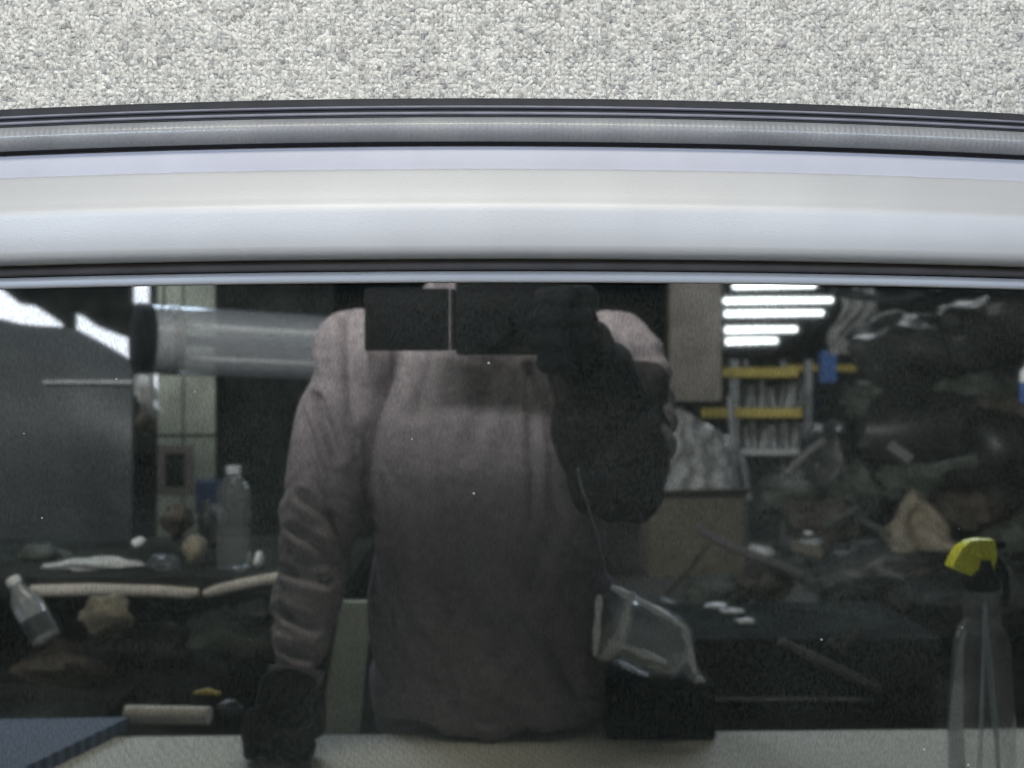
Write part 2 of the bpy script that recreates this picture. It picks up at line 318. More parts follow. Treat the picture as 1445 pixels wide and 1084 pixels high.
# carpet-covered panel behind the door
cy = 0.815
carpet = thing('carpet_panel', 'grey speckled loop-pile carpet hung flat behind the top of the silver door', 'carpet', (0, cy, 0.81))
MB().box((0, cy+.021, 1.305), (2.6, .028, 0.99)).build('backing_board', 'carpet_back', carpet, smooth=0)
def carpet_loops():
    step = 0.0034; x0, x1, z0, z1 = -.64, .64, 1.50, 1.797
    nx, nz = int((x1-x0)/step), int((z1-z0)/step)
    # low-poly lens of pile: 8-sided dome, 17 vertices
    ang = np.arange(7)*2*np.pi/7
    rings = [(1.0, 0.0), (0.78, 0.62), ]
    base = [(r*np.cos(a), h, r*np.sin(a)) for r, h in rings for a in ang] + [(0, 1.0, 0)]
    base = np.array(base); nb = len(base)
    fq = [[i, (i+1) % 7, 7+(i+1) % 7, 7+i] for i in range(7)]; ft = [[7+i, 7+(i+1) % 7, 14] for i in range(7)]
    ii, jj = np.meshgrid(np.arange(nx), np.arange(nz), indexing='ij'); ii = ii.ravel(); jj = jj.ravel(); K = len(ii)
    cxx = x0+(ii+.18*(jj % 2))*step+np.random.uniform(-.0006, .0006, K); czz = z0+jj*step*.93+np.random.uniform(-.001, .001, K)
    rot = np.pi/2+np.random.normal(0, .75, K); sa = step*np.random.uniform(.52, .95, K); sb = step*np.random.uniform(.36, .62, K)
    hh = step*np.random.uniform(.18, .55, K)
    ca, sn = np.cos(rot), np.sin(rot)
    bx = base[None, :, 0]*sa[:, None]; bz = base[None, :, 2]*sb[:, None]
    tilt = np.random.uniform(-.35, .35, (K, 2))*step
    X = cxx[:, None]+bx*ca[:, None]-bz*sn[:, None]+base[None, :, 1]*tilt[:, :1]
    Z = czz[:, None]+bx*sn[:, None]+bz*ca[:, None]+base[None, :, 1]*tilt[:, 1:]
    Y = (cy+.0075)-base[None, :, 1]*hh[:, None]-.0006
    co = np.stack([X, Y, Z], -1).reshape(-1, 3)
    off = (np.arange(K)*nb)[:, None, None]
    q = (np.array(fq)[None]+off).reshape(-1); t = (np.array(ft)[None]+off).reshape(-1)
    me = bpy.data.meshes.new('carpet_pile'); me.vertices.add(len(co)); me.vertices.foreach_set('co', co.ravel())
    me.loops.add(len(q)+len(t)); me.loops.foreach_set('vertex_index', np.concatenate([q, t]).astype(np.int32))
    ls = np.concatenate([np.arange(K*7)*4, K*28+np.arange(K*7)*3]).astype(np.int32)
    me.polygons.add(len(ls)); me.polygons.foreach_set('loop_start', ls)
    me.update(calc_edges=True); me.validate()
    # yarn colour: pale grey loops with a share of darker blue-grey flecks, in loose clusters
    g = np.array([mnoise.noise(Vector((x*75, 0, z*75)))+.7*mnoise.noise(Vector((x*30+9, 5, z*30))) for x, z in zip(cxx, czz)])
    val = .93+.13*g+np.random.uniform(-.08, .08, K); val = np.clip(val, .42, .97)
    dk = np.random.rand(K) < (.10+.10*(g < -.1)); val[dk] *= np.random.uniform(.42, .72, dk.sum())
    cool = np.clip((.60-val)*.10, 0, .03)
    val = np.clip(val+np.random.uniform(-.045, .045, nx+1)[ii],   .3, .98); tint = np.stack([val-cool*.5, val*.975-cool*.5, val*(.905)+cool, np.ones(K)], -1)
    ca_ = me.color_attributes.new('tint', 'FLOAT_COLOR', 'POINT'); ca_.data.foreach_set('color', np.repeat(tint, nb, axis=0).ravel().astype(np.float32))
    me.materials.append(M['carpet']); me.shade_smooth()
    o = bpy.data.objects.new('carpet_pile', me); COL.objects.link(o); o.parent = carpet; o.matrix_parent_inverse = carpet.matrix_world.inverted()
    tag(o, kind='stuff')
carpet_loops()
def carpet_fibres(K=150000):
    x = np.random.uniform(-.63, .63, K); z = np.random.uniform(1.51, 1.795, K); y = cy+.0062-np.random.uniform(0, .0022, K)
    a = np.random.uniform(0, 2*np.pi, K); L = np.random.uniform(.0010, .0024, K); w = .00013
    dx, dz = np.cos(a)*L, np.sin(a)*L; nx, nz = -np.sin(a)*w, np.cos(a)*w; bow = np.random.uniform(.0002, .0009, K)
    P = lambda ox, oz, oy: np.stack([x+ox, y+oy, z+oz], -1)
    co = np.stack([P(-dx-nx, -dz-nz, .0005), P(-dx+nx, -dz+nz, .0005), P(nx, nz, -bow), P(-nx, -nz, -bow), P(dx+nx, dz+nz, .0005), P(dx-nx, dz-nz, .0005)], 1).reshape(-1, 3)
    q = (np.array([[0, 1, 2, 3], [3, 2, 4, 5]])[None]+(np.arange(K)*6)[:, None, None]).reshape(-1)
    me = bpy.data.meshes.new('carpet_fibre'); me.vertices.add(len(co)); me.vertices.foreach_set('co', co.ravel())
    me.loops.add(len(q)); me.loops.foreach_set('vertex_index', q.astype(np.int32)); me.polygons.add(2*K); me.polygons.foreach_set('loop_start', (np.arange(2*K)*4).astype(np.int32))
    me.update(calc_edges=True); me.validate()
    v = np.random.uniform(.62, .95, K); v[np.random.rand(K) < .16] *= .55
    ca_ = me.color_attributes.new('tint', 'FLOAT_COLOR', 'POINT'); ca_.data.foreach_set('color', np.repeat(np.stack([v, v*.975, v*.92, np.ones(K)], -1), 6, axis=0).ravel().astype(np.float32))
    me.materials.append(M['carpet']); o = bpy.data.objects.new('carpet_fibre', me); COL.objects.link(o); o.parent = carpet; o.matrix_parent_inverse = carpet.matrix_world.inverted(); tag(o, kind='stuff')
carpet_fibres()

# ------------------------------------------------------------------ the vehicle door
door = thing('car_door', 'silver painted car door with black rubber weatherstrip and dark mirror-like tinted window', 'car door', D(0, -.60))
K0 = lambda v: max(.0, .039+(v-.027)*.312)
def bend(u, v): return v - K0(v)*(u-.01)**2
def sweep(prof, x0=-.70, x1=.70, n=112):
    vs = []; m = len(prof)
    for i in range(n+1):
        u = x0+(x1-x0)*i/n
        vs += [D(u, bend(u, v), w) for v, w in prof]
    fs = [(i*m+k, i*m+(k+1) % m, (i+1)*m+(k+1) % m, (i+1)*m+k) for i in range(n) for k in range(m)]
    fs += [tuple(range(m)), tuple(n*m+m-1-k for k in range(m))]
    return MB().add(vs, fs)
sweep([(.0272,-.012),(.0272,.0048),(.0274,.0058),(.0281,.0065),(.0290,.0067),(.0318,.0066),(.0332,.0060),(.0342,.0048),(.0348,.0030),(.0352,-.012)]).build('glass_channel_lip', 'silver', door, 40)
sweep([(.0428,-.010),(.0428,.0090),(.0428,.0150),(.0431,.0182),(.0437,.0205),(.0446,.0223),(.0456,.0238),(.0482,.0254),(.0510,.0261),(.0620,.0264),(.0725,.0264),(.0760,.0260),(.0785,.0250),(.0805,.0237),(.0830,.0225),(.0900,.0186),(.0985,.0136),(.1008,.0122),(.1019,.0114),(.1026,.0098),(.1026,-.010)]).build('frame_panel', 'silver', door, 40)
sweep([(.1000,-.013),(.1000,.0085),(.1200,.0085),(.1211,.0081),(.1217,.0072),(.1217,-.013)]).build('flange', 'silver_flange', door, 40)
sweep([(.0353,-.010),(.0353,.0030),(.0360,.0050),(.0375,.0062),(.0422,.0070),(.0422,-.010)]).build('window_seal', 'seal_grey', door, 40)
ws = sweep([(.1222,-.016),(.1222,.0005),(.1345,.0005),(.1352,.0128),(.1360,.0150),(.1366,.0149),(.1388,.0118),(.1391,.0113),(.1414,.0112),(.1417,.0124),(.1422,.0124),(.1438,.0098),(.1442,.0092),(.1482,.0090),(.1492,.0082),(.1497,.0066),(.1497,-.016)], n=96).build('weatherstrip', 'rubber_lip', door, 28)
sweep([(.1284+.0089*math.cos(t), .0092+.0092*math.sin(t)) for t in [2*math.pi*k/28 for k in range(28)]], n=140).build('sealing_bulb', 'rubber_bulb', ws, 60)
sweep([(.1197+.0018*math.cos(t), .0106+.0017*math.sin(t)) for t in [2*math.pi*k/12 for k in range(12)]], n=100).build('shade_lip', 'lip_shade', ws, 60)  # black strip painting the shade line under the bulb
for bv, bw, br in ((.1430, .0118, .00085), (.1382, .0146, .0011)): sweep([(bv+br*math.cos(t), bw+br*math.sin(t)) for t in [2*math.pi*k/10 for k in range(10)]], n=100).build('glint_bead', 'bead_glint', ws, 60)  # pale beads paint the light caught along the rubber ridges
gm = MB()
gx, g0, g1 = .64, -.555, .0335
pts = [(-gx, g0), (gx, g0)]; topu = [gx-2*gx*i/40 for i in range(41)]
pts += [(u, bend(u, g1)) for u in topu]
nn = len(pts); gm.add([D(u, v, 0) for u, v in pts]+[D(u, v, -.004) for u, v in pts], [tuple(range(nn)), tuple(range(2*nn-1, nn-1, -1))]+[(i, (i+1) % nn, nn+(i+1) % nn, nn+i) for i in range(nn)])
gm.build('window_glass', 'glass', door, 0)
for s in (-1, 1):                                     # side posts, outside the picture
    p = [D(s*.625, -.60, .020), D(s*.70, -.60, .020), D(s*.70, -.60, -.016), D(s*.625, -.60, -.016), D(s*.625, .02, .020), D(s*.70, .0, .020), D(s*.70, .0, -.016), D(s*.625, .02, -.016)]
    MB().hexa(p).build('door_post', 'silver', door, 35, .004)
MB().hexa([D(-.70, -.6385, .03), D(.70, -.6385, .03), D(.70, -.6385, -.03), D(-.70, -.6385, -.03), D(-.62, -.545, .024), D(.62, -.545, .024), D(.62, -.545, -.02), D(-.62, -.545, -.02)]).build('lower_rail', 'silver', door, 35, .004)
for px, sgn in ((-.163, 1), (.142, -1)):              # two small moulding nibs under the seal
    MB().tube([D(px-.006, bend(px, .1196), .0086), D(px, bend(px, .1190), .0092), D(px+.006, bend(px, .1197), .0086)], [.0004, .0008, .0004], 8).build('moulding_nib', 'silver_flange', door)

# ------------------------------------------------------------------ workbench and the things on it (seen in the window)
bench = thing('workbench', 'workbench with pale ribbed rubber top carrying the silver door', 'workbench', (0, .25, 0))
def bench_mat(name, c1, c2, scale, rz):
    m = mat(name, c1, .7)
    nt = m.node_tree; b = nt.nodes['Principled BSDF']; tc = nt.nodes.new('ShaderNodeTexCoord'); mp = nt.nodes.new('ShaderNodeMapping')
    mp.inputs['Rotation'].default_value = (0, 0, rz); nt.links.new(tc.outputs['Object'], mp.inputs[0])
    wv = nt.nodes.new('ShaderNodeTexWave'); wv.inputs['Scale'].default_value = scale; wv.inputs['Distortion'].default_value = .4; nt.links.new(mp.outputs[0], wv.inputs['Vector'])
    cr = nt.nodes.new('ShaderNodeValToRGB'); cr.color_ramp.elements[0].color = (*c2, 1); cr.color_ramp.elements[1].color = (*c1, 1)
    nt.links.new(wv.outputs['Fac'], cr.inputs[0]); nt.links.new(cr.outputs[0], b.inputs['Base Color'])
    bp = nt.nodes.new('ShaderNodeBump'); bp.inputs['Strength'].default_value = .5; bp.inputs['Distance'].default_value = .002
    nt.links.new(wv.outputs['Fac'], bp.inputs['Height']); nt.links.new(bp.outputs['Normal'], b.inputs['Normal'])
    return m
M['benchtop'] = bench_mat('ribbed_bench_rubber', (.48, .465, .405), (.395, .385, .335), 26, .5)
M['bluemat'] = bench_mat('blue_ribbed_foam', (.085, .115, .18), (.03, .042, .07), 22, 2.2)
MB().box((0, .285, tz-.02), (2.2, 1.06, .04)).build('bench_top', 'benchtop', bench, 35, .004)
for x in (-1.04, 1.04):
    for y in (-.18, .75): MB().box((x, y, .385), (.06, .06, .77)).build('leg', 'grey', bench, 0)
a, b, c = atz(182, 1012, tz+.022), atz(28, 1086, tz+.022), atz(182, 1003, tz+.022)
d1 = (a-b); d1.z = 0
foam = MB(); p0 = Vector((b.x-d1.x*1.2, b.y-d1.y*1.2, 0)); p1 = Vector((a.x, a.y, 0)); p2 = p1+Vector((-.30, .02, 0)); p3 = p0+Vector((-.36, .0, 0))
p2 = Vector((-.98, p1.y+.01, 0)); p3 = Vector((-.98, p0.y, 0))
foam.hexa([p+Vector((0, 0, tz+.001)) for p in (p0, p1, p2, p3)]+[p+Vector((0, 0, tz+.022)) for p in (p0, p1, p2, p3)])
tag(foam.build('foam_mat', 'bluemat', smooth=0), 'blue ribbed foam mat with dark cut edge on the workbench', 'mat')

# clear spray bottle with the yellow trigger head
yb = .10; base = at(1385, 1000, yb); bx0 = base.x
sb = thing('spray_bottle', 'tall clear spray bottle with yellow trigger head standing on the workbench', 'spray bottle', (bx0, yb, tz))
prof = [(.036, .0), (.040, .006), (.041, .02), (.0405, .12), (.037, .185), (.034, .222), (.031, .236), (.028, .243), (.0245, .247), (.0235, .252), (.0225, .285), (.020, .297)]
MB().lathe((bx0, yb, tz), (0, 0, 1), prof, 36).build('bottle_body', 'pet', sb, 50)
MB().tube([(bx0+.004, yb, tz+.295), (bx0+.003, yb, tz+.2), (bx0-.004, yb, tz+.02)], .0028, 8).build('dip_tube', 'film', sb)
MB().lathe((bx0, yb, tz+.291), (0, 0, 1), [(.021, 0), (.022, .003), (.022, .022), (.016, .028), (.014, .040)], 26).build('neck_ring', 'black_plastic', sb)
zt = tz+.320
def wedge(a, b):                                      # pale strip painting a bright reflection down one side of the bottle
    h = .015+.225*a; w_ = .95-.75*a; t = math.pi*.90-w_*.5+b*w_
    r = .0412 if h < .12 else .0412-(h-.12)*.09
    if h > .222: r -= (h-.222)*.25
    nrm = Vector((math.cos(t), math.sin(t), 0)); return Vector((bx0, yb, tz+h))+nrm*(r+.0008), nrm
MB().sheet(wedge, 24, 8, .0008).build('glint_strip', 'glint', sb, 60)
def wedge2(a, b):  # second painted reflection, across the bottle front
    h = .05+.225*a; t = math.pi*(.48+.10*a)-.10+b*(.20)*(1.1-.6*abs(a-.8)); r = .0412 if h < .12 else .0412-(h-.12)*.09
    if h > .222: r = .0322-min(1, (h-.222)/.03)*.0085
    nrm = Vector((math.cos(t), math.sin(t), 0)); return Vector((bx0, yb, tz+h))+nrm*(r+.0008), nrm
MB().sheet(wedge2, 24, 4, .0008).build('glint_strip', 'glint', sb, 60)
hd = MB(); prf = [(-.043, .001), (-.040, .010), (-.031, .026), (-.018, .035), (-.006, .037), (.014, .036), (.015, .016), (.010, -.006), (.002, -.012), (-.014, -.011), (-.026, -.007), (-.040, -.001)]
for y in (-.013, .013): pass
nh = len(prf)
hd.add([(bx0+.0+x, yb-.013*(1 if z < .03 else .75), zt+z) for x, z in prf]+[(bx0+x, yb+.013*(1 if z < .03 else .75), zt+z) for x, z in prf], [tuple(range(nh)), tuple(range(2*nh-1, nh-1, -1))]+[(i, (i+1) % nh, nh+(i+1) % nh, nh+i) for i in range(nh)])
hd.build('spray_head', 'yellow', sb, 30, .002)
MB().tube([(bx0+.013, yb, zt+.028), (bx0+.030, yb, zt+.029)], [.007, .0045], 14).build('nozzle', 'black_plastic', sb)
MB().tube([(bx0+.016, yb, zt+.012), (bx0+.030, yb, zt-.008), (bx0+.032, yb, zt-.034), (bx0+.027, yb, zt-.05)], [(.006, .010), (.005, .009), (.004, .009), (.003, .008)], 10).build('trigger', 'black_plastic', sb)

# ------------------------------------------------------------------ the photographer
person = thing('person', 'person in a mauve sweater and black gloves leaning on the bench with a camera', 'person', (0, -.36, 0))
P_sh, P_el, P_wr = at(490, 505, -.31), at(455, 715, -.32), at(412, 985, -.16)
R_sh, R_el, R_wr = at(880, 500, -.33), at(890, 655, -.24), at(818, 480, -.10)
def lerp(a, b, t): return a+(b-a)*t
def bez(pts, n):
    out = []
    for i in range(n+1):
        q = [p.copy() for p in pts]; t = i/n
        while len(q) > 1: q = [lerp(q[k], q[k+1], t) for k in range(len(q)-1)]
        out.append(q[0])
    return out
hc = Vector((-.055, -.265, 1.665))
b = MB()
b.ellip([((0, -.37, .84), .155, .09), ((0, -.37, 1.0), .145, .075), ((0, -.37, 1.2), .155, .075), ((0, -.375, 1.36), .165, .07), ((0, -.375, 1.45), .12, .05), ((-.01, -.35, 1.50), .055, .05)])
b.tube([(-.01, -.365, 1.45), (-.028, -.328, 1.55), (-.05, -.285, 1.63)], [.048, .048, .054])
b.ball(hc, (.074, .094, .115)); b.ball(hc+Vector((0, .012, -.06)), (.058, .075, .066))
b.tube([hc+Vector((0, .085, .02)), hc+Vector((0, .104, -.018)), hc+Vector((0, .094, -.03))], [.007, .014, .009], 10)
for s in (-1, 1):
    b.ball(hc+Vector((s*.075, -.012, -.005)), (.010, .018, .030), 12)
    b.tube([hc+Vector((s*.015, .088, .034)), hc+Vector((s*.048, .074, .034))], .009, 8)
b.tube([hc+Vector((-.022, .078, -.062)), hc+Vector((0, .088, -.062)), hc+Vector((.022, .078, -.062))], [.006, .009, .006], 8)
for A in ([P_sh, P_el, P_wr], [R_sh, R_el, R_wr]):
    b.tube([A[0], lerp(A[0], A[1], .5), A[1], lerp(A[1], A[2], .4), A[2]], [.05, .046, .038, .032, .022])
for s in (-1, 1):
    b.tube([(s*.095, -.38, .90), (s*.11, -.37, .5), (s*.115, -.40, .08)], [.085, .058, .04]); b.ball((s*.12, -.34, .06), (.04, .11, .04))
body = remesh('body', b, 'skin', .0075, 3, person)
for s in (-1, 1): MB().ball(hc+Vector((s*.032, .0815, .016)), (.0125, .008, .007), 12).build('eye', 'white', body)
hm = MB(); hm.ball(hc+Vector((0, -.016, .032)), (.083, .096, .104)); hm.ball(hc+Vector((0, -.04, -.02)), (.078, .07, .085))
remesh('hair', hm, 'hair', .008, 2, body)

# sweater: one continuous garment with gathered sleeves
g = MB()
g.ellip([((.01, -.345, .812), .150, .145), ((.01, -.345, .83), .205, .156), ((.008, -.345, .88), .216, .150), ((.006, -.348, 1.0), .212, .126), ((.0, -.345, 1.12), .200, .122), ((0, -.345, 1.22), .208, .135), ((0, -.352, 1.31), .214, .130), ((0, -.362, 1.39), .215, .113), ((0, -.368, 1.455), .192, .088), ((-.003, -.362, 1.495), .150, .078), ((-.008, -.352, 1.535), .10, .07), ((-.012, -.345, 1.56), .078, .062)], 36)
def sleeve(A, rad, folds, n=70):
    pts = bez([A[0], lerp(A[0], A[1], .55)+Vector((A[3], 0, 0)), A[1]+Vector((A[3], 0, 0)), lerp(A[1], A[2], .5), A[2]], n) if len(A) > 3 else bez(A[:3], n)
    rs = []
    for i in range(n+1):
        t = i/n; k = min(len(rad)-1.001, t*(len(rad)-1)); r = rad[int(k)]*(1-k+int(k))+rad[int(k)+1]*(k-int(k))
        amp = folds*max(0, min(1, (t-.30)*3)); w1 = 2*abs(math.sin(t*27+.9*math.sin(t*13)))**.55-1.2; w2 = 2*abs(math.sin(t*25+1.1))**.55-1.2; rs.append((r*(1+amp*w1), r*(1+amp*.8*w2)))
    return pts, rs
cuff = MB(); cuff.tube([P_wr+Vector((.006, -.016, .040)), P_wr+Vector((.003, -.008, .018)), P_wr+Vector((.001, 0, -.004))], [.043, .040, .039], 26); cuff.build('cuff', 'sweater', body, 60)
pts, rs = sleeve([P_sh+Vector((.015, 0, -.01)), P_el, P_wr+Vector((0, .004, .02)), .004], [.078, .078, .076, .068, .056, .046, .037], .13); g.tube(pts, rs, 24)
g.ball(P_sh+Vector((.015, 0, -.012)), (.082, .085, .085))
ra = [R_sh+Vector((-.01, 0, -.01)), lerp(R_sh, R_el, .5)+Vector((.02, -.02, 0)), R_el, lerp(R_el, R_wr, .35)]
pts = bez(ra[:1]+ra[1:3], 20); g.tube(pts, [.08-.0006*i+.004*math.sin(i*1.6) for i in range(21)], 24)
g.ball(R_sh+Vector((-.012, 0, -.012)), (.08, .085, .085)); g.ball(R_el, .066)
pts = bez([R_el, lerp(R_el, R_wr, .2), lerp(R_el, R_wr, .4)], 12); g.tube(pts, [.066-.0015*i for i in range(13)], 22)
CREASE = [(at(x0, y0, -.24), at(x1, y1, -.24), dp, wd) for x0, y0, x1, y1, dp, wd in ((446, 566, 476, 640, .020, .009), (430, 700, 480, 735, .013, .007), (420, 745, 470, 775, .012, .007), (492, 455, 500, 580, .012, .010), (612, 500, 585, 590, .008, .010),
    (700, 520, 660, 640, .007, .012), (408, 800, 470, 815, .010, .006), (405, 850, 455, 872, .011, .006), (410, 893, 452, 905, .010, .006), (748, 520, 752, 720, .010, .008), (540, 800, 600, 940, .006, .012), (780, 760, 700, 930, .006, .012))]
def cloth(co, no):
    k = mnoise.noise(Vector((co.x*11+co.z*7, co.y*8, co.z*8-co.x*6)))*.007+mnoise.noise(Vector((co.x*26+co.z*9, co.y*18, co.z*11)))*.0045
    k += .005*math.sin(co.x*34+co.z*10+3*mnoise.noise(co*6)) * (1 if abs(co.x) < .2 else .3)
    if co.y > -.36:
        for a, b, dp, wd in CREASE:
            e = b-a; h = max(0.0, min(1.0, ((co.x-a.x)*e.x+(co.z-a.z)*e.z)/(e.x*e.x+e.z*e.z)))
            dd = math.hypot(co.x-a.x-e.x*h, co.z-a.z-e.z*h); k += -dp*math.exp(-(dd/wd)**2)*(1-.5*h)+dp*.5*math.exp(-((dd-wd*2.2)/wd)**2)*(1-.5*h)
    for f, q, d in ((4.2, 3.0, .011), (9.0, 11.0, .004)):
        r = abs(mnoise.noise(Vector((co.x*f+co.z*f*.55+q, co.y*f*.6, co.z*f*.45-co.x*f*.2+q))))
        k -= d*max(0.0, 1-r/.16)**1.5
    return co+no*k
remesh('sweater', g, 'sweater', .005, 2, body, cloth)
col_ = MB(); col_.tube([(-.008, -.352, 1.475), (-.018, -.335, 1.53), (-.028, -.318, 1.572)], [.088, .074, .070], 26, False); col_.build('collar', 'sweater', body, 60)
hem = MB(); hem.ellip([((.005, -.355, .775), .185, .108), ((.005, -.355, .79), .195, .117), ((.005, -.355, .812), .199, .121), ((.005, -.355, .824), .196, .119)], 40)
hem.build('sweater_hem', 'sweater', body, 60)
tr = MB(); tr.ellip([((0, -.37, .72), .17, .12), ((0, -.37, .84), .17, .12), ((0, -.365, .95), .165, .115)])
for s in (-1, 1): tr.tube([(s*.09, -.375, .82), (s*.11, -.365, .5), (s*.115, -.40, .09)], [.105, .082, .07], 20)
remesh('trousers', tr, 'trousers', .010, 3, body)
for s in (-1, 1):
    bt = MB(); bt.ball((s*.12, -.33, .055), (.05, .13, .052)); bt.tube([(s*.117, -.40, .03), (s*.117, -.40, .16)], [.055, .05])
    bt.box((s*.12, -.34, .012), (.09, .25, .024)); remesh('boot', bt, 'black_plastic', .009, 2, body)
# gloves: a palm with five bent fingers each
def glove(palm, wrist, fingers, thumb):
    m = MB(); m.tube([wrist[0], wrist[1], palm[0], palm[1]], [.040, .037, (.043, .028), (.044, .024)], 18)
    for f in fingers: m.tube(f, [.0125, .0125, .0118, .0105][:len(f)], 12); m.ball(f[-1], .0105, 12); [m.ball(q, .0128, 12) for q in f[:-1]]
    m.tube(thumb, [.017, .0145, .0125], 12); m.ball(thumb[-1], .0125, 12)
    return m
def puff(m, c, k):
    m.v = [tuple(Vector(c)+(Vector(v)-Vector(c))*k) for v in m.v]; return m
w = P_wr; zk = tz+.005
pal0, pal1 = Vector((w.x-.004, w.y+.012, tz+.098)), Vector((w.x-.010, w.y+.03, tz+.055))
fs = []
for k, ox in enumerate((-.036, -.012, .012, .035)):
    q = Vector((w.x-.010+ox, w.y+.034, tz+.058)); L = (.9, 1.02, 1.0, .92)[k]
    fs.append([q, q+Vector((0, .018*L, -.020)), q+Vector((0, .006, -.043)), q+Vector((0, -.020*L, -.043))])
th = [pal0+Vector((.036, .012, -.012)), pal1+Vector((.050, .024, -.006)), pal1+Vector((.022, .050, -.018))]
remesh('glove', puff(glove((pal0, pal1), (P_wr+Vector((.002, -.012, .012)), P_wr+Vector((0, -.002, -.004))), fs, th), (w.x, w.y+.03, tz+.002), 1.12), 'black_fabric', .004, 2, body)
# right hand round the camera grip
gx_, gz_ = .098, 1.452
pal0, pal1 = Vector((.118, -.085, 1.425)), Vector((.116, -.055, 1.452))
fs = []
for k, oz in enumerate((.030, .009, -.012, -.032)):
    q = Vector((.122, -.046, 1.452+oz)); L = (.9, 1.03, 1.0, .85)[k]
    fs.append([q, q+Vector((-.004, .030*L, .001)), q+Vector((-.026*L, .042, .0)), q+Vector((-.050*L, .036, -.001))])
th = [Vector((.105, -.085, 1.455)), Vector((.082, -.098, 1.475)), Vector((.058, -.096, 1.488))]
gl = glove((pal0, pal1), (lerp(R_wr, R_el, .30), R_wr+Vector((.008, 0, -.015))), fs, th)
remesh('glove', puff(gl, (.085, -.05, 1.478), 1.42), 'black_fabric', .0045, 2, body)
sc = MB(); q = bez([lerp(R_wr, R_el, -.02), lerp(R_wr, R_el, .5)+Vector((-.012, .01, 0)), R_el+Vector((-.022, .012, -.004))], 16)  # dark shell that paints the shade over the right forearm and elbow
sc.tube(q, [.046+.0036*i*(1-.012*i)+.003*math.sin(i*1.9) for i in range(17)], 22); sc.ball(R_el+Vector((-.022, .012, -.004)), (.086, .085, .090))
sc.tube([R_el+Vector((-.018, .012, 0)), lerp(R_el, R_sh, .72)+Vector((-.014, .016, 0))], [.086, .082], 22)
remesh('shaded_sleeve', sc, 'sleeve_shade', .006, 3, body, lambda c, n: c+n*(.020*mnoise.noise(c*13)+.006*mnoise.noise(Vector((c.x*40, c.y*20, c.z*25)))))
# the camera in the hands
cm = thing('camera', 'black compact camera with its screen flipped out held in a gloved hand', 'camera', (0, -.06, 1.40))
MB().box((.028, -.062, 1.459), (.150, .044, .104)).build('camera_body', 'black_plastic', cm, 35, .006)
MB().tube([(.088, -.04, 1.412), (.088, -.04, 1.490)], (.016), 16).build('grip', 'black_plastic', cm)
lb = MB(); lb.lathe((0, -.041, 1.450), (fw.x, fw.y, fw.z), [(.033, 0), (.033, .012), (.030, .013), (.030, .030), (.027, .031), (.027, .036)], 32); lens = lb.build('lens', 'black_plastic', cm)
scr = MB().box((-.1155, -.055, 1.457), (.119, .012, .088)).build('flip_screen', 'black_plastic', cm, 35, .003)
MB().box((-.117, -.0625, 1.457), (.100, .003, .072)).build('display', 'dark', scr, 0)
MB().tube([(-.0508, -.057, 1.414), (-.0508, -.057, 1.500)], .004, 10).build('hinge', 'black_plastic', cm)
MB().box((.06, -.062, 1.517), (.03, .024, .012)).build('mode_dial', 'black_plastic', cm, 0, .003)
cord = MB().tube(bez([at(815, 660, -.09), at(818, 690, -.10), at(850, 760, -.12), at(856, 815, -.13)], 18), .0017, 6)
cord.build('wrist_cord', 'grey', cm)

# ------------------------------------------------------------------ the workshop behind the photographer (seen in the window)
def crumple(c, ax, ay, az, name, m, label, cat, seed=0, freq=7, amp=.25, n=26, group=None):   # a crumpled bag or wad
    mb = MB(); mb.ball((0, 0, 0), 1.0, n)
    vs = []
    for v in mb.v:
        v = Vector(v); k = 1+amp*mnoise.noise(v*1.3+Vector((seed, 0, 0)))*1.4+amp*.7*mnoise.noise(v*freq*.5+Vector((0, seed, 0)))+amp*.35*abs(mnoise.noise(v*freq+Vector((seed, seed, 0))))
        vs.append(Vector(c)+Vector((v.x*ax, v.y*ay, v.z*az))*k)
    mb.v = vs; return tag(mb.build(name, m, None, 40, loc=c), label, cat, group)
def pipe(pts, r, name, m, label, cat, n=12, group=None):
    pts = [Vector(p) for p in pts]; return tag(MB().tube(pts, r, n).build(name, m, None, 50, loc=pts[0]), label, cat, group)

# -- ceiling tubes over the far aisle
tubes = [(1035, 1150, 403, -9.9), (1022, 1174, 424, -10.7), (1023, 1161, 442, -11.9), (1024, 1124, 465, -15.2), (1025, 1096, 481, -20.0)]
for i, (x0, x1, py, Y) in enumerate(tubes):
    a, b = at(x0, py+1, Y), at(x1, py-1, Y); r = 4.6/F*(a-CAM).length*.93
    t = thing('ceiling_tube', 'lit white fluorescent tube, %s of the five in the row over the far aisle' % ('nearest', 'second nearest', 'middle', 'second farthest', 'farthest')[i], 'light', (a+b)/2, 'fluorescent tubes over the far aisle')
    MB().tube([a, b], r, 14).build('lit_tube', 'tube', t)
    MB().box((a+b)/2+Vector((0, 0, r*1.15)), ((b-a).length*1.02, r*1.6, r*.5)).build('batten', 'grey', t, 0)
    for q in (a, b): MB().tube([q+Vector((0, 0, r)), Vector((q.x, q.y, 3.2))], .008, 6).build('hanger', 'grey', t)
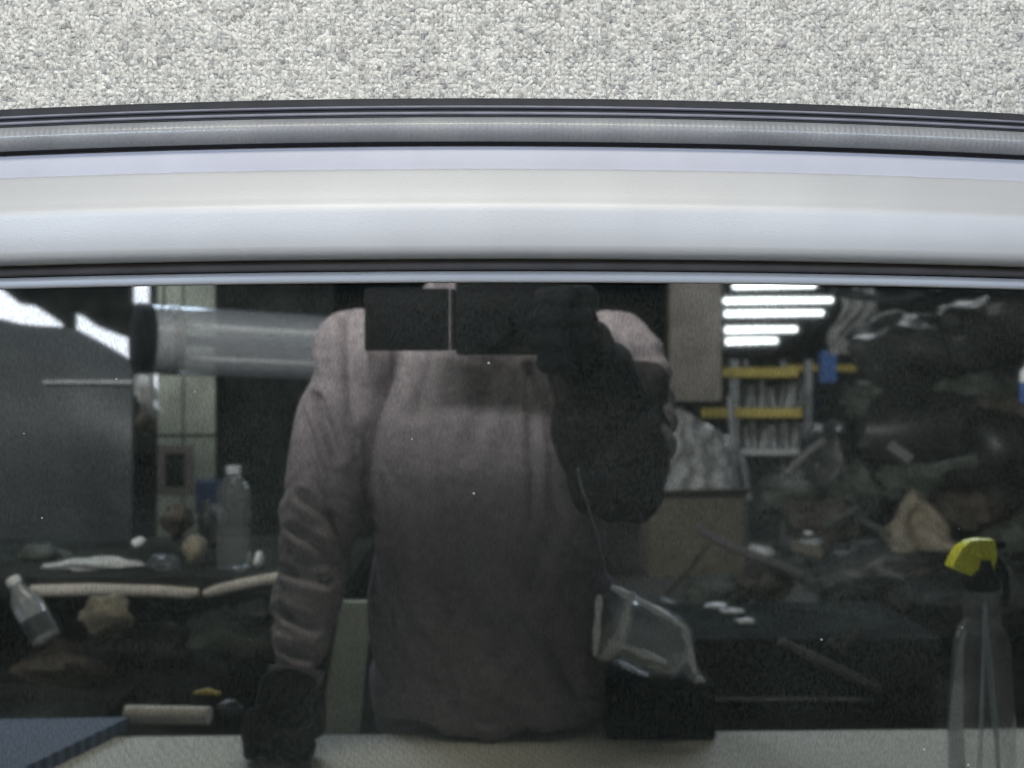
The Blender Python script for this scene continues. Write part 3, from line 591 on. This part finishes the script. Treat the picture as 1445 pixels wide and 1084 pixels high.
# -- racking with yellow beams
Y = -7.0
rack = thing('pallet_rack', 'tall grey rack with two yellow beams holding rows of pale folders', 'rack', Vector((at(1060, 600, Y).x, Y, 0)))
for px, pw, yy in ((1035, 13, Y), (1104, 7, Y-.6), (1140, 10, Y), (1052, 8, Y-.6)):
    a = at(px, 560, yy); w_ = pw/F*8.3
    hz = at(px, 508, yy).z; MB().box((a.x, a.y, hz/2), (w_, w_, hz)).build('upright', 'grey', rack, 0)
for x0, y0, x1, y1, yy, m in ((1020, 519, 1126, 532, Y+.06, 'yellow_paint'), (990, 576, 1132, 589, Y+.06, 'yellow_paint'), (1104, 515, 1215, 524, Y-.7, 'yellow_paint'), (1046, 634, 1142, 642, Y+.06, 'cloth')):
    pbox(x0, y0, x1, y1, yy, .05).build('beam', m, rack, 0)
for y0 in (532, 589, 642): pbox(1000, y0-2, 1140, y0, Y, .6).build('shelf', 'dark', rack, 0)
ORD = ['first', 'second', 'third', 'fourth', 'fifth', 'sixth', 'seventh', 'eighth', 'ninth', 'tenth', 'eleventh']
x = 1054; k = 0
while x < 1136:
    for (b_, h0, h1) in ((576, 28, 40), (634, 26, 42)):
        wd = random.uniform(5, 9); hh = random.uniform(h0, h1); lean = random.uniform(-4, 7)
        pale = random.random() < .6; shade = 'pale' if pale else 'grey metallic'; ix = k; p = [at(x, b_, Y-.12), at(x+wd*.6, b_, Y-.12), at(x+wd*.6+lean, b_-hh, Y-.12), at(x+lean, b_-hh, Y-.12)]
        kk = Vector((0, -.28, 0)); mb = MB().hexa([p[0], p[1], p[1]+kk, p[0]+kk, p[3], p[2], p[2]+kk, p[3]+kk])
        f = mb.build('folder', 'cloth' if pale else 'grey', None, 0, loc=p[0])
        tag(f, '%s folder on the %s shelf of the yellow-beamed rack, %s from the left' % (shade, 'upper' if b_ == 576 else 'lower', ORD[ix]), 'folder', 'folders on the upper rack shelf' if b_ == 576 else 'folders on the lower rack shelf')
    x += 9; k += 1
a = at(1167, 545, -6.6); bp_ = MB().box((a.x, a.y, 1.28), (.115, .09, .56)); tag(bp_.build('blue_post', 'blue', None, 0, .004, loc=(a.x, a.y, 1.0)), 'blue painted steel post beside the yellow-beamed rack', 'post')
a = at(1196, 568, -6.2); tag(MB().box((a.x, a.y, a.z), (.05, .04, .09)).build('orange_tag', 'yellow_paint', None, 0, .004, loc=a), 'small orange tag hanging right of the blue post', 'tag')
tag(pbox(945, 380, 1018, 566, -5.6, .12).build('tall_board', 'brownpanel', None, 0, loc=at(980, 566, -5.6)), 'tall brown-grey board standing between the person and the lit tubes', 'board')
# -- plastic sheeting, cardboard box
def film_fn(a, b):
    q = at(925+b*105, 700-a*(125-60*abs(b-.3)), -3.8-.25*b-.12*a); k = .05*mnoise.noise(Vector((a*5, b*7, 3)))+.02*mnoise.noise(Vector((a*16, b*16, 8)))
    return q+Vector((0, k, 0)), (0, 1, 0)
tag(MB().sheet(film_fn, 30, 30, .004).build('plastic_sheet', 'film', None, 60, loc=at(925, 700, -3.8)), 'cloudy plastic sheet draped over the box right of the person', 'plastic sheet')
cb = thing('cardboard_box', 'worn brown cardboard box under the plastic sheet', 'box', at(980, 800, -3.6))
pbox(918, 702, 1050, 815, -3.6, .35).build('box_body', 'card', cb, 0)
fl = [at(918, 702, -3.6), at(1050, 702, -3.6), at(1062, 690, -3.45), at(910, 694, -3.45)]; kk = Vector((0, 0, .006))
MB().hexa([p for p in fl]+[p+kk for p in fl]).build('flap', 'card', cb, 0)
pipe([at(1030, 560, -4.6), at(1040, 700, -4.6)], .020, 'grey_pole', 'grey', 'thin grey pole standing in front of the yellow-beamed rack', 'pole')
pipe([at(1046, 640, -4.5), at(1058, 705, -4.5)], .016, 'grey_bar', 'grey', 'short grey bar leaning beside the thin grey pole', 'bar')
# -- right: dark pile of stored parts
tag(MB().sheet(lambda a, b: (at(1180+b*300, 405+a*14+8*math.sin(b*7), -3.2)+Vector((0, .05*mnoise.noise(Vector((a*3, b*9, 1))), 0)), (0, 1, 0)), 6, 30, .01).build('blue_tarp', 'bluegrey', None, 60, loc=at(1300, 410, -3.2)), 'blue tarpaulin edge along the top of the dark pile', 'tarpaulin')
def rag(a, b):
    w_ = 62*(1-.45*a); q = at(1176+b*w_+10*math.sin(a*6), 408+a*92, -4.2); return q+Vector((0, .09*mnoise.noise(Vector((a*4, b*5, 2)))+.05*math.sin(b*17+a*4), 0)), (0, 1, 0)
tag(MB().sheet(rag, 26, 26, .005).build('white_rag', 'cloth', None, 60, loc=at(1200, 408, -4.2)), 'crumpled pale cloth hanging at the top of the dark pile', 'cloth')
for i, (px, py, Y, ax, az, lab) in enumerate(((1290, 500, -3.4, .26, .17, 'black bagged bundle on top of the dark pile'), (1400, 470, -3.2, .24, .16, 'black bagged bundle at the upper right of the dark pile'), (1330, 620, -3.1, .34, .20, 'large black bag in the middle of the dark pile'),
        (1420, 650, -2.9, .22, .22, 'black bag at the right end of the dark pile'), (1170, 660, -3.6, .13, .20, 'dark bag below the blue post'), (1240, 800, -2.7, .22, .10, 'dark wad of wiring under the paper sheet'), (1130, 790, -2.9, .14, .08, 'brown-black wad beside the cardboard box'), (1380, 850, -2.5, .26, .13, 'black bag behind the spray bottle'))):
    c = at(px, py, Y); crumple(c, ax, .16, az, 'dark_bag', 'darkbag', lab, 'bag', i*3.1, 6, .3)
stor = thing('dark_cabinet', 'big black cabinet carrying the dark pile of bags', 'cabinet', Vector((at(1330, 700, -3.6).x, -3.6, 0)))
pbox(1190, 540, 1560, 1000, -3.75, .4).build('cabinet_body', 'dark', stor, 0)
for y0 in (600, 690): pbox(1200, y0, 1550, y0+4, -3.7, .03).build('shelf_edge', 'dark', stor, 0)
def paper(a, b):
    q = at(1258+b*95-18*a, 778-a*88*(1-abs(b-.55)*1.2), -2.6-.1*a); return q+Vector((0, .05*mnoise.noise(Vector((a*3, b*4, 5)))+.03*math.sin(b*9), 0)), (0, 1, 0)
tag(MB().sheet(paper, 18, 18, .003).build('paper_sheet', 'paper', None, 60, loc=at(1300, 760, -2.6)), 'folded yellowish paper sheet standing on the dark wad of wiring', 'paper')
for i, (p, r, lab) in enumerate(((((1110, 670), (1140, 635), (1165, 622)), .014, 'grey bent tube below the blue post'), (((1165, 745), (1200, 725), (1212, 715)), .012, 'short pale rod lying in the pile'), (((938, 842), (970, 805), (1000, 770)), .009, 'thin stick leaning on the cardboard box'),
        (((985, 742), (1010, 772), (1080, 785), (1130, 812)), .018, 'pale bent strip lying across the cardboard box'), (((1100, 905), (1150, 930), (1240, 972)), .013, 'thin grey rail sloping down to the bench'), (((1172, 905), (1185, 925), (1205, 905), (1215, 885)), .010, 'twisted pale wire above the grey rail'), (((1220, 850), (1260, 815), (1330, 790), (1290, 850), (1235, 880)), .008, 'loop of dark cable under the paper sheet'))):
    Yv = -1.33 if i in (4, 5) else -2.3-.1*i; pipe(bez([at(x, y, Yv) for x, y in p], 14), r, ('tube', 'rod', 'stick', 'strip', 'rail', 'wire', 'cable')[i], ('seal_grey', 'murk', 'rust', 'seal_grey', 'seal_grey', 'rust', 'dark')[i], lab, ('tube', 'rod', 'stick', 'strip', 'rail', 'wire', 'cable')[i])
for i, (px, py, s_, lab) in enumerate(((1010, 855, .030, 'crumpled white tissue on the dark tray left of the others'), (1033, 862, .024, 'small white tissue in the middle of the dark tray'), (1052, 876, .022, 'bright white scrap at the end of the dark tray'), (1070, 780, .05, 'grey crumpled rag on the cardboard box'), (1141, 752, .014, 'tiny white scrap on the brown-black wad'))):
    crumple(atz(px, py, at(1080, 902, -1.36).z+.008) if i < 3 else at(px, py, -2.7), s_*1.1, s_*.7, s_*(.28 if i < 3 else .5), 'tissue' if i < 3 else 'scrap', 'cloth' if i == 3 else 'white', lab, 'tissue' if i < 3 else 'scrap', i+9, 6, .4, 18)
tray = thing('dark_tray', 'black tray table with a pale front edge standing right of the person', 'table', Vector((at(1080, 990, -1.35).x, -1.5, 0)))
za = at(1080, 905, -1.7).z
q = [at(930, 846, -2.0), at(1110, 905, -1.7), at(1300, 990, -1.3), at(880, 990, -1.3)]
pbox(850, 902, 1320, 1075, -1.36, .02).build('front_board', 'dark', tray, 0)
pbox(1000, 985, 1235, 989, -1.35, .02).build('pale_edge', 'grey', tray, 0)
zt0 = at(1080, 902, -1.36).z
MB().box((at(1085, 902, -1.6).x, -1.61, zt0-.02), (.80, .48, .03)).build('tray_top', 'dark', tray, 0)
MB().tube([at(935, 846, -1.95), at(1062, 893, -1.72)], .008, 8).build('tray_rim', 'grey', tray)
for x in (at(900, 900, -1.4).x, at(1260, 900, -1.4).x):
    for y in (-1.45, -1.80): MB().box((x, y, zt0/2-.02), (.04, .04, zt0-.04)).build('leg', 'dark', tray, 0)
# clear canister lying in front of the tray
Yc = -.225
pa, pb = at(856, 880, Yc), at(968, 925, Yc-.03); ax_ = (pb-pa).normalized()
jug = thing('plastic_canister', 'clear plastic canister lying tilted with a white cap right of the person', 'canister', (pa+pb)/2)
L = (pb-pa).length
MB().lathe(pa, ax_, [(.016, -.009), (.044, -.008), (.053, .0), (.055, .016), (.052, .024), (.055, .032), (.056, L*.5), (.055, L*.75), (.047, L*.90), (.030, L*.98), (.016, L*1.02)], 30).build('canister_body', 'film', jug, 60)
MB().lathe(pa, ax_, [(.0555, -.004), (.0575, .002), (.0575, .014), (.0555, .018)], 30, False).build('glint_ring', 'ring_glint', jug, 60)  # pale ring painting the bright edge of the canister base
pc = at(985, 966, Yc-.0); MB().lathe(pc-ax_*.012, ax_, [(.015, 0), (.014, .004), (.014, .014), (.011, .019)], 18).build('cap', 'white', jug, 40)
nk = at(968, 940, Yc-.02); MB().tube([nk, pc], [.018, .012], 14).build('neck', 'film', jug)
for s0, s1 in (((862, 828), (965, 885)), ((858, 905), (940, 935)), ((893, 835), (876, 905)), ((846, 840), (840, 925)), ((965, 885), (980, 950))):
    MB().tube(bez([at(*s0, Yc+.064), at((s0[0]+s1[0])/2, (s0[1]+s1[1])/2-4, Yc+.066), at(*s1, Yc+.064)], 8), [.003, .006, .0055, .004, .005, .006, .005, .004, .003], 8).build('glint_rib', 'glint_white', jug)  # white ribs paint the highlights along the canister edges
a = at(930, 1000, Yc); hb = at(930, 962, Yc).z-tz; tag(MB().box((a.x, Yc-.02, tz+hb/2+.001), (.17, .09, hb)).build('black_block', 'dark', None, 0, .005, loc=(a.x, Yc, tz)), 'black block on the bench edge under the clear canister', 'block')
# white and blue bottle at the right edge
a = at(1457, 540, -1.6); bb = thing('white_blue_bottle', 'white bottle with blue lower half at the far right edge of the window', 'bottle', a-Vector((0, 0, .06)))
MB().lathe(a-Vector((0, 0, .06)), (0, 0, 1), [(.03, 0), (.034, .004), (.034, .06)], 20).build('lower_half', 'blue', bb)
MB().lathe(a, (0, 0, 1), [(.034, .001), (.032, .03), (.018, .05), (.016, .07)], 20).build('upper_half', 'white', bb)

# -- left: bonnet panel, bright doorway, hanging roll, pale partition
Yd = -7.8
way = thing('bright_opening', 'bright daylight opening above the dark bonnet panel', 'opening', at(90, 480, Yd))
pbox(-120, 380, 245, 575, Yd, .05).build('lit_pane', 'daylight', way, 0)
Yq = -5.6
def curt(mb, xs):                                     # dark hanging shape with a wavy lower edge
    for (xa, ya), (xb, yb_) in zip(xs, xs[1:]):
        p = [at(xa, ya, Yq), at(xb, yb_, Yq), at(xb, 330, Yq), at(xa, 330, Yq)]; kk = Vector((0, -.06, 0))
        mb.hexa([p[0], p[1], p[1]+kk, p[0]+kk, p[3], p[2], p[2]+kk, p[3]+kk])
    return mb
cu = curt(MB(), [(-60, 380), (-20, 392), (0, 407), (14, 418), (28, 429), (38, 431), (45, 430), (62, 440), (80, 452), (88, 458), (89, 480), (103, 482), (104, 441), (118, 447), (135, 460), (152, 467), (170, 474), (183, 478), (185, 425)])
cu = curt(cu, [(210, 421), (212, 523), (224, 530), (236, 529), (236, 560), (260, 562)])
pbox(183, 428, 214, 640, Yq, .06, cu)
tag(cu.build('dark_curtain', 'dark', None, 0, loc=at(100, 400, Yq)), 'dark hanging curtain with a ragged lower edge in front of the bright opening', 'curtain')
bo = MB(); top = [(-90, 437), (-40, 444), (0, 450), (25, 456), (50, 459), (85, 461), (105, 464), (130, 477), (155, 491), (175, 503), (186, 512)]
for (xa, ya), (xb, yb_) in zip(top, top[1:]):
    n_ = 10
    for j in range(n_):
        f0, f1 = j/n_, (j+1)/n_; y_ = lambda f, yt: yt+(775-yt)*f; bul = lambda f: .10*math.sin(math.pi*f)
        p = [at(xa, y_(f1, ya), -2.3+bul(f1)), at(xb, y_(f1, yb_), -2.3+bul(f1)), at(xb, y_(f0, yb_), -2.3+bul(f0)), at(xa, y_(f0, ya), -2.3+bul(f0))]
        bo.add(p, [(0, 1, 2, 3)])
bm = bmesh.new(); me_ = bpy.data.meshes.new('t'); me_.from_pydata(bo.v, [], bo.f); bm.from_mesh(me_); bmesh.ops.remove_doubles(bm, verts=bm.verts, dist=1e-4)
bm.verts.ensure_lookup_table(); r_ = bmesh.ops.extrude_face_region(bm, geom=list(bm.faces)); bmesh.ops.translate(bm, verts=[e for e in r_['geom'] if isinstance(e, bmesh.types.BMVert)], vec=(0, -.025, 0))
bmesh.ops.recalc_face_normals(bm, faces=bm.faces); bm.to_mesh(me_); bm.free(); me_.materials.append(M['bluegrey']); me_.shade_smooth(); me_.set_sharp_from_angle(angle=.6)
me_.name = 'bonnet_panel'; bon = bpy.data.objects.new('bonnet_panel', me_); COL.objects.link(bon); tag(bon, 'large dark blue-grey bonnet panel with a curved top standing left of the person', 'bonnet')
MB().hexa([at(60, 541, -2.19), at(186, 541, -2.21), at(186, 541, -2.22), at(60, 541, -2.2), at(60, 537, -2.19), at(186, 537, -2.21), at(186, 537, -2.22), at(60, 537, -2.2)]).build('crease', 'grey', bon, 0)
# hanging roll of clear film with a black end cap
ra_, rb_ = at(200, 478, -1.50), at(470, 492, -1.78)
roll = thing('film_roll', 'long clear plastic roll with a black end cap hanging beside the person', 'roll', (ra_+rb_)/2)
dr = (rb_-ra_).normalized(); rr = 44/F*(ra_-CAM+Vector((0, 1.5, 0))).length*.86
rr = .5*(at(300, 430, -1.6)-at(300, 528, -1.6)).length*.98
MB().lathe(ra_, dr, [(rr*.6, .012), (rr, .02), (rr, (rb_-ra_).length)], 40).build('film_layers', 'greyfilm', roll, 50)
for hz, hy, w_ in ((.42, .30, .10), (-.50, .32, .07), (.02, -.2, .16)):
    o_ = Vector((0, hy*rr, hz*rr)); MB().tube([ra_+dr*.10+o_, rb_-dr*.02+o_], rr*w_, 12).build('streak_rod', 'white' if w_ < .12 else 'bluegrey', roll, 50)  # rods paint the streaks that lamps reflect in the film
MB().lathe(ra_, dr, [(rr*.94, .030), (rr*.94, .095)], 36).build('inner_plate', 'grey', roll, 50)
MB().lathe(ra_-dr*.012, dr, [(rr*.85, -.006), (rr*1.02, 0), (rr*1.02, .030)], 40).build('end_cap', 'black_plastic', roll, 40)
for f in (.10, .155): MB().lathe(ra_+dr*(.03+f*.33), dr, [(rr*1.012, 0), (rr*1.012, .012)], 40, False).build('band', 'grey', roll)
for q in (ra_+dr*.06, rb_-dr*.05): MB().tube([q+Vector((0, 0, rr)), Vector((q.x, q.y, 3.2))], .003, 6).build('hanging_wire', 'dark', roll)
# pale partition made of four boards, with a dark post and a picture frame
par = thing('pale_partition', 'pale greenish partition of boards with dark joints left of the person', 'partition', Vector((at(262, 650, -4.4).x, -4.4, 0)))
for x0, y0, x1, y1 in ((222, 390, 257, 613), (260, 390, 303, 613), (222, 617, 257, 760), (260, 617, 303, 760)): pbox(x0, y0, x1, y1, -4.4, .03).build('board', 'panel', par, 0)
pbox(222, 390, 303, 760, -4.432, .02).build('backing', 'dark', par, 0)
pf = thing('picture_frame', 'pinkish-grey picture frame with a dark centre leaning on the pale partition', 'picture frame', at(246, 700, -4.1))
for x0, y0, x1, y1 in ((222, 628, 272, 640), (222, 688, 272, 700), (222, 640, 233, 688), (261, 640, 272, 688)): pbox(x0, y0, x1, y1, -4.1, .02).build('frame_bar', 'brownpanel', pf, 0)
pbox(233, 640, 261, 688, -4.108, .01).build('dark_print', 'dark', pf, 0)
tag(pbox(275, 680, 306, 726, -3.9, .15).build('blue_box', 'navy', None, 0, .004, loc=at(290, 726, -3.9)), 'dark blue box in front of the pale partition', 'box')
tag(pbox(303, 350, 470, 800, -4.6, .1).build('dark_board', 'dark', None, 0, loc=at(380, 800, -4.6)), 'tall dark board between the pale partition and the person', 'board')
for i, (px, py, s_, m) in enumerate(((206, 545, .06, 'cloth'), (212, 575, .05, 'film'), (203, 595, .04, 'paper'))): crumple(at(px, py, -3.6), s_*.8, s_*.6, s_*1.3, 'hanging_scrap', m, ('pale scrap of cloth hanging under the end cap of the roll', 'shiny scrap of film hanging below the pale cloth scrap', 'brown paper scrap, lowest of those hanging under the roll')[i], 'scrap', i*2.3, 6, .45, 18)

# -- left: cart with clutter, padded edge, water bottle
Yb = -.78; zc = at(330, 803, Yb).z
cart = thing('tool_cart', 'dark tool cart with padded pale front edge left of the person', 'cart', (-.95, -1.0, 0))
xr = at(420, 800, Yb).x+.12
MB().box(((xr-1.75)/2, -.98, zc-.02), (xr+1.75, .56, .036)).build('cart_top', 'dark', cart, 0)
MB().box(((xr-1.75)/2, -1.22, zc/2-.03), (xr+1.75, .04, zc-.06)).build('back_board', 'dark', cart, 0)
for x in (xr-.03, -1.72):
    for y in (-.72, -1.20): MB().box((x, y, zc/2-.02), (.04, .04, zc-.04)).build('leg', 'dark', cart, 0)
MB().box(((xr-1.75)/2, -.98, .42), (xr+1.72, .5, .03)).build('lower_shelf', 'dark', cart, 0)
MB().tube([at(45, 834, -.69), at(130, 832, -.69), at(220, 834, -.69), at(268, 837, -.69), at(280, 836, -.69)], [.012, .012, .0115, .011, .008], 16).build('padded_edge', 'beige', cart)
MB().tube(bez([at(288, 838, -.69), at(330, 826, -.69), at(380, 815, -.69), at(430, 812, -.69)], 8), [.007]+[.011]*8, 16).build('padded_edge', 'beige', cart)
wb = thing('water_bottle', 'clear ribbed water bottle standing on the dark tool cart', 'water bottle', at(330, 803, Yb))
wb0 = at(330, 803, Yb); wb0.z = zc-.001; H = (at(330, 656, Yb).z-zc); R0 = .5*(at(355, 740, Yb)-at(306, 740, Yb)).length
pr = [(R0*.8, 0), (R0, .006)]
for i in range(26):
    h = .012+i*(H*.70-.012)/25; pr.append((R0*(1-.05*(.5+.5*math.cos(i*1.9)) - (.07 if 13 < i < 16 else 0)), h))
pr += [(R0*.99, H*.74), (R0*.90, H*.80), (R0*.62, H*.86), (R0*.40, H*.895), (R0*.38, H*.92)]
MB().lathe(wb0, (0, 0, 1), pr, 32).build('bottle_body', 'pet_ridged', wb, 60)
MB().lathe(wb0+Vector((0, 0, H*.92)), (0, 0, 1), [(R0*.44, 0), (R0*.46, .002), (R0*.46, H*.065), (R0*.42, H*.08)], 24).build('cap', 'film_thin', wb, 40)
for i, (px, py, ax, az, m, nm, lab) in enumerate(((130, 797, .085, .016, 'cloth', 'grey_rag', 'flat grey rag lying on the left of the tool cart'), (232, 800, .036, .022, 'bluegrey', 'blue_wad', 'dark blue-grey rounded wad left of the water bottle'), (196, 765, .010, .010, 'white', 'white_cube', 'tiny white block on the grey rag'), (275, 775, .022, .030, 'paper', 'brown_jar', 'brown wrapped jar just left of the water bottle'), (365, 790, .008, .016, 'white', 'white_scrap', 'tiny white scrap right of the water bottle'))):
    c = at(px, py, Yb-.02); crumple(c, ax, .03, az, nm, m, lab, nm.split('_')[1], i*4+2, 6, .34 if i < 2 else .2, 26)
c = at(150, 868, -.60); crumple(c, .046, .035, .036, 'paper_bundle', 'paper', 'brown paper bundle below the padded cart edge', 'bundle', 5, 7, .3)
pa, pb = at(18, 818, -.52), at(68, 905, -.50); ax_ = (pb-pa).normalized(); L = (pb-pa).length
tb = thing('tilted_bottle', 'clear bottle with a printed label lying tilted at the left edge', 'bottle', pb)
MB().lathe(pa, ax_, [(.011, 0), (.012, .012), (.013, .02), (.024, .040), (.026, .05), (.026, L*.96), (.022, L)], 24).build('bottle_body', 'film_thin', tb, 60)
MB().lathe(pa-ax_*.004, ax_, [(.010, 0), (.0125, .002), (.0125, .014)], 18).build('cap', 'white', tb, 40)
MB().lathe(pa, ax_, [(.0266, L*.62), (.0266, L*.90)], 24, False).build('bottle_label', 'bluegrey', tb, 60)
tag(MB().box((-1.05, -.52, .76), (.75, .22, .05)).build('side_shelf', 'dark', None, 0, loc=(-1.05, -.52, .76)), 'low dark shelf in front of the tool cart', 'shelf')
# rolled foam and small tools on the bench behind the glove
a, b_ = atz(178, 1008, tz+.016), atz(296, 1010, tz+.016)
pipe([a, lerp(a, b_, .5), b_], .0145, 'foam_roll', 'beige', 'beige foam roll lying along the bench edge behind the black glove', 'roll', 16)
c = atz(292, 976, tz+.04); pipe([c+Vector((-.022, 0, -.003)), c, c+Vector((.022, 0, -.004))], [.003, .006, .003], 'screwdriver', 'yellow_paint', 'small orange-handled tool above the beige foam roll', 'tool', 10)
c = atz(325, 1000, tz+.014); crumple(c, .020, .014, .014, 'grey_wad', 'bluegrey', 'small grey wad at the end of the beige foam roll', 'wad', 3, 6, .35, 18)
# pale strip of board seen between the left arm and the body
q = [at(440, 1090, -.62), at(500, 1090, -.62), at(524, 850, -.62), at(482, 850, -.62)]; kk = Vector((0, -.02, 0))
tag(MB().hexa([q[0], q[1], q[1]+kk, q[0]+kk, q[3], q[2], q[2]+kk, q[3]+kk]).build('pale_board', 'panel', None, 0, loc=q[0]), 'pale greenish board standing between the left arm and the body', 'board')

# -- the heap itself: overlapping bags, boxes and folded parts
HE = [(1110, 700, -3.4, .13, .09, 'murk', 'green-grey bag beside the cardboard box flap'), (1160, 740, -3.2, .14, .10, 'rust', 'dull brown bag left of the paper sheet'), (1215, 690, -3.3, .12, .10, 'murk', 'murky grey bag right of the dark bag under the blue post'),
      (1285, 680, -3.0, .13, .08, 'murk', 'grey-green bag just above the paper sheet'), (1370, 720, -2.9, .14, .09, 'rust', 'brown-black bag right of the paper sheet'), (1430, 760, -2.8, .12, .09, 'murk', 'grey-green bag above the yellow spray head'),
      (1180, 820, -2.7, .15, .07, 'murk', 'flattened green-grey bag at the foot of the heap'), (1300, 830, -2.6, .16, .08, 'rust', 'brown bag under the loop of cable'), (1080, 825, -2.9, .11, .06, 'rust', 'rusty brown wad in front of the cardboard box'),
      (1235, 570, -3.5, .14, .10, 'murk', 'grey bundle at the left edge of the black bagged bundles'), (1370, 560, -3.3, .20, .10, 'murk', 'wide grey-green bundle between the two upper black bundles'), (1420, 580, -3.0, .12, .06, 'rust', 'small brown bundle under the right black bundle'),
      (1010, 830, -3.0, .12, .05, 'murk', 'low grey-green bag at the foot of the cardboard box')]
for i, (px, py, Y, ax, az, m, lab) in enumerate(HE): crumple(at(px, py, Y), ax, .13, az, 'heap_bag', m, lab, 'bag', i*1.7+20, 7, .42, 24)
for i, (px, py, w, h, r, m, lab) in enumerate(((1232, 742, 60, 10, .5, 'murk', 'slanted green-grey bracket left of the paper sheet'), (1345, 655, 70, 12, -.3, 'murk', 'green-grey flat bar lying on the large black bag'), (1140, 775, 52, 16, .25, 'card', 'torn cardboard strip left of the brown-black wad'),
      (1395, 815, 66, 12, -.5, 'murk', 'green-grey bracket left of the spray bottle neck'), (1270, 640, 40, 16, .7, 'seal_grey', 'grey offcut on the heap above the paper sheet'), (1250, 880, 70, 9, -.25, 'murk', 'green-grey bar at the foot of the heap'))):
    c = at(px, py, -2.45); k = (c-CAM).length*1.25/F; Rm = Matrix.Rotation(r, 3, 'Y') @ Matrix.Rotation(.4, 3, 'Z')
    tag(MB().box((0, 0, 0), (w*k, .05, h*k), Rm).build('heap_part', m, None, 0, .003), lab, 'part').location = c
for i, (px, py, ax, az, m, lab) in enumerate(((205, 905, .12, .05, 'darkbag', 'black bag on the low shelf behind the paper bundle'), (330, 900, .10, .06, 'murk', 'murky bag under the padded cart edge beside the left arm'), (95, 940, .10, .04, 'rust', 'dull brown bag below the tilted bottle'), (365, 860, .05, .025, 'murk', 'grey-green cloth wad beside the left forearm'),
      (60, 785, .05, .025, 'murk', 'murky wad at the left end of the cart top'), (300, 740, .03, .05, 'darkbag', 'dark tin behind the water bottle'), (250, 735, .03, .035, 'rust', 'brown wad behind the brown jar'))):
    crumple(at(px, py, -.74 if py > 850 else -.95), ax, .05, az, 'cart_bag', m, lab, 'wad' if 'wad' in lab else 'bag' if 'bag' in lab else 'tin', i*2.1+50, 6, .3, 22)
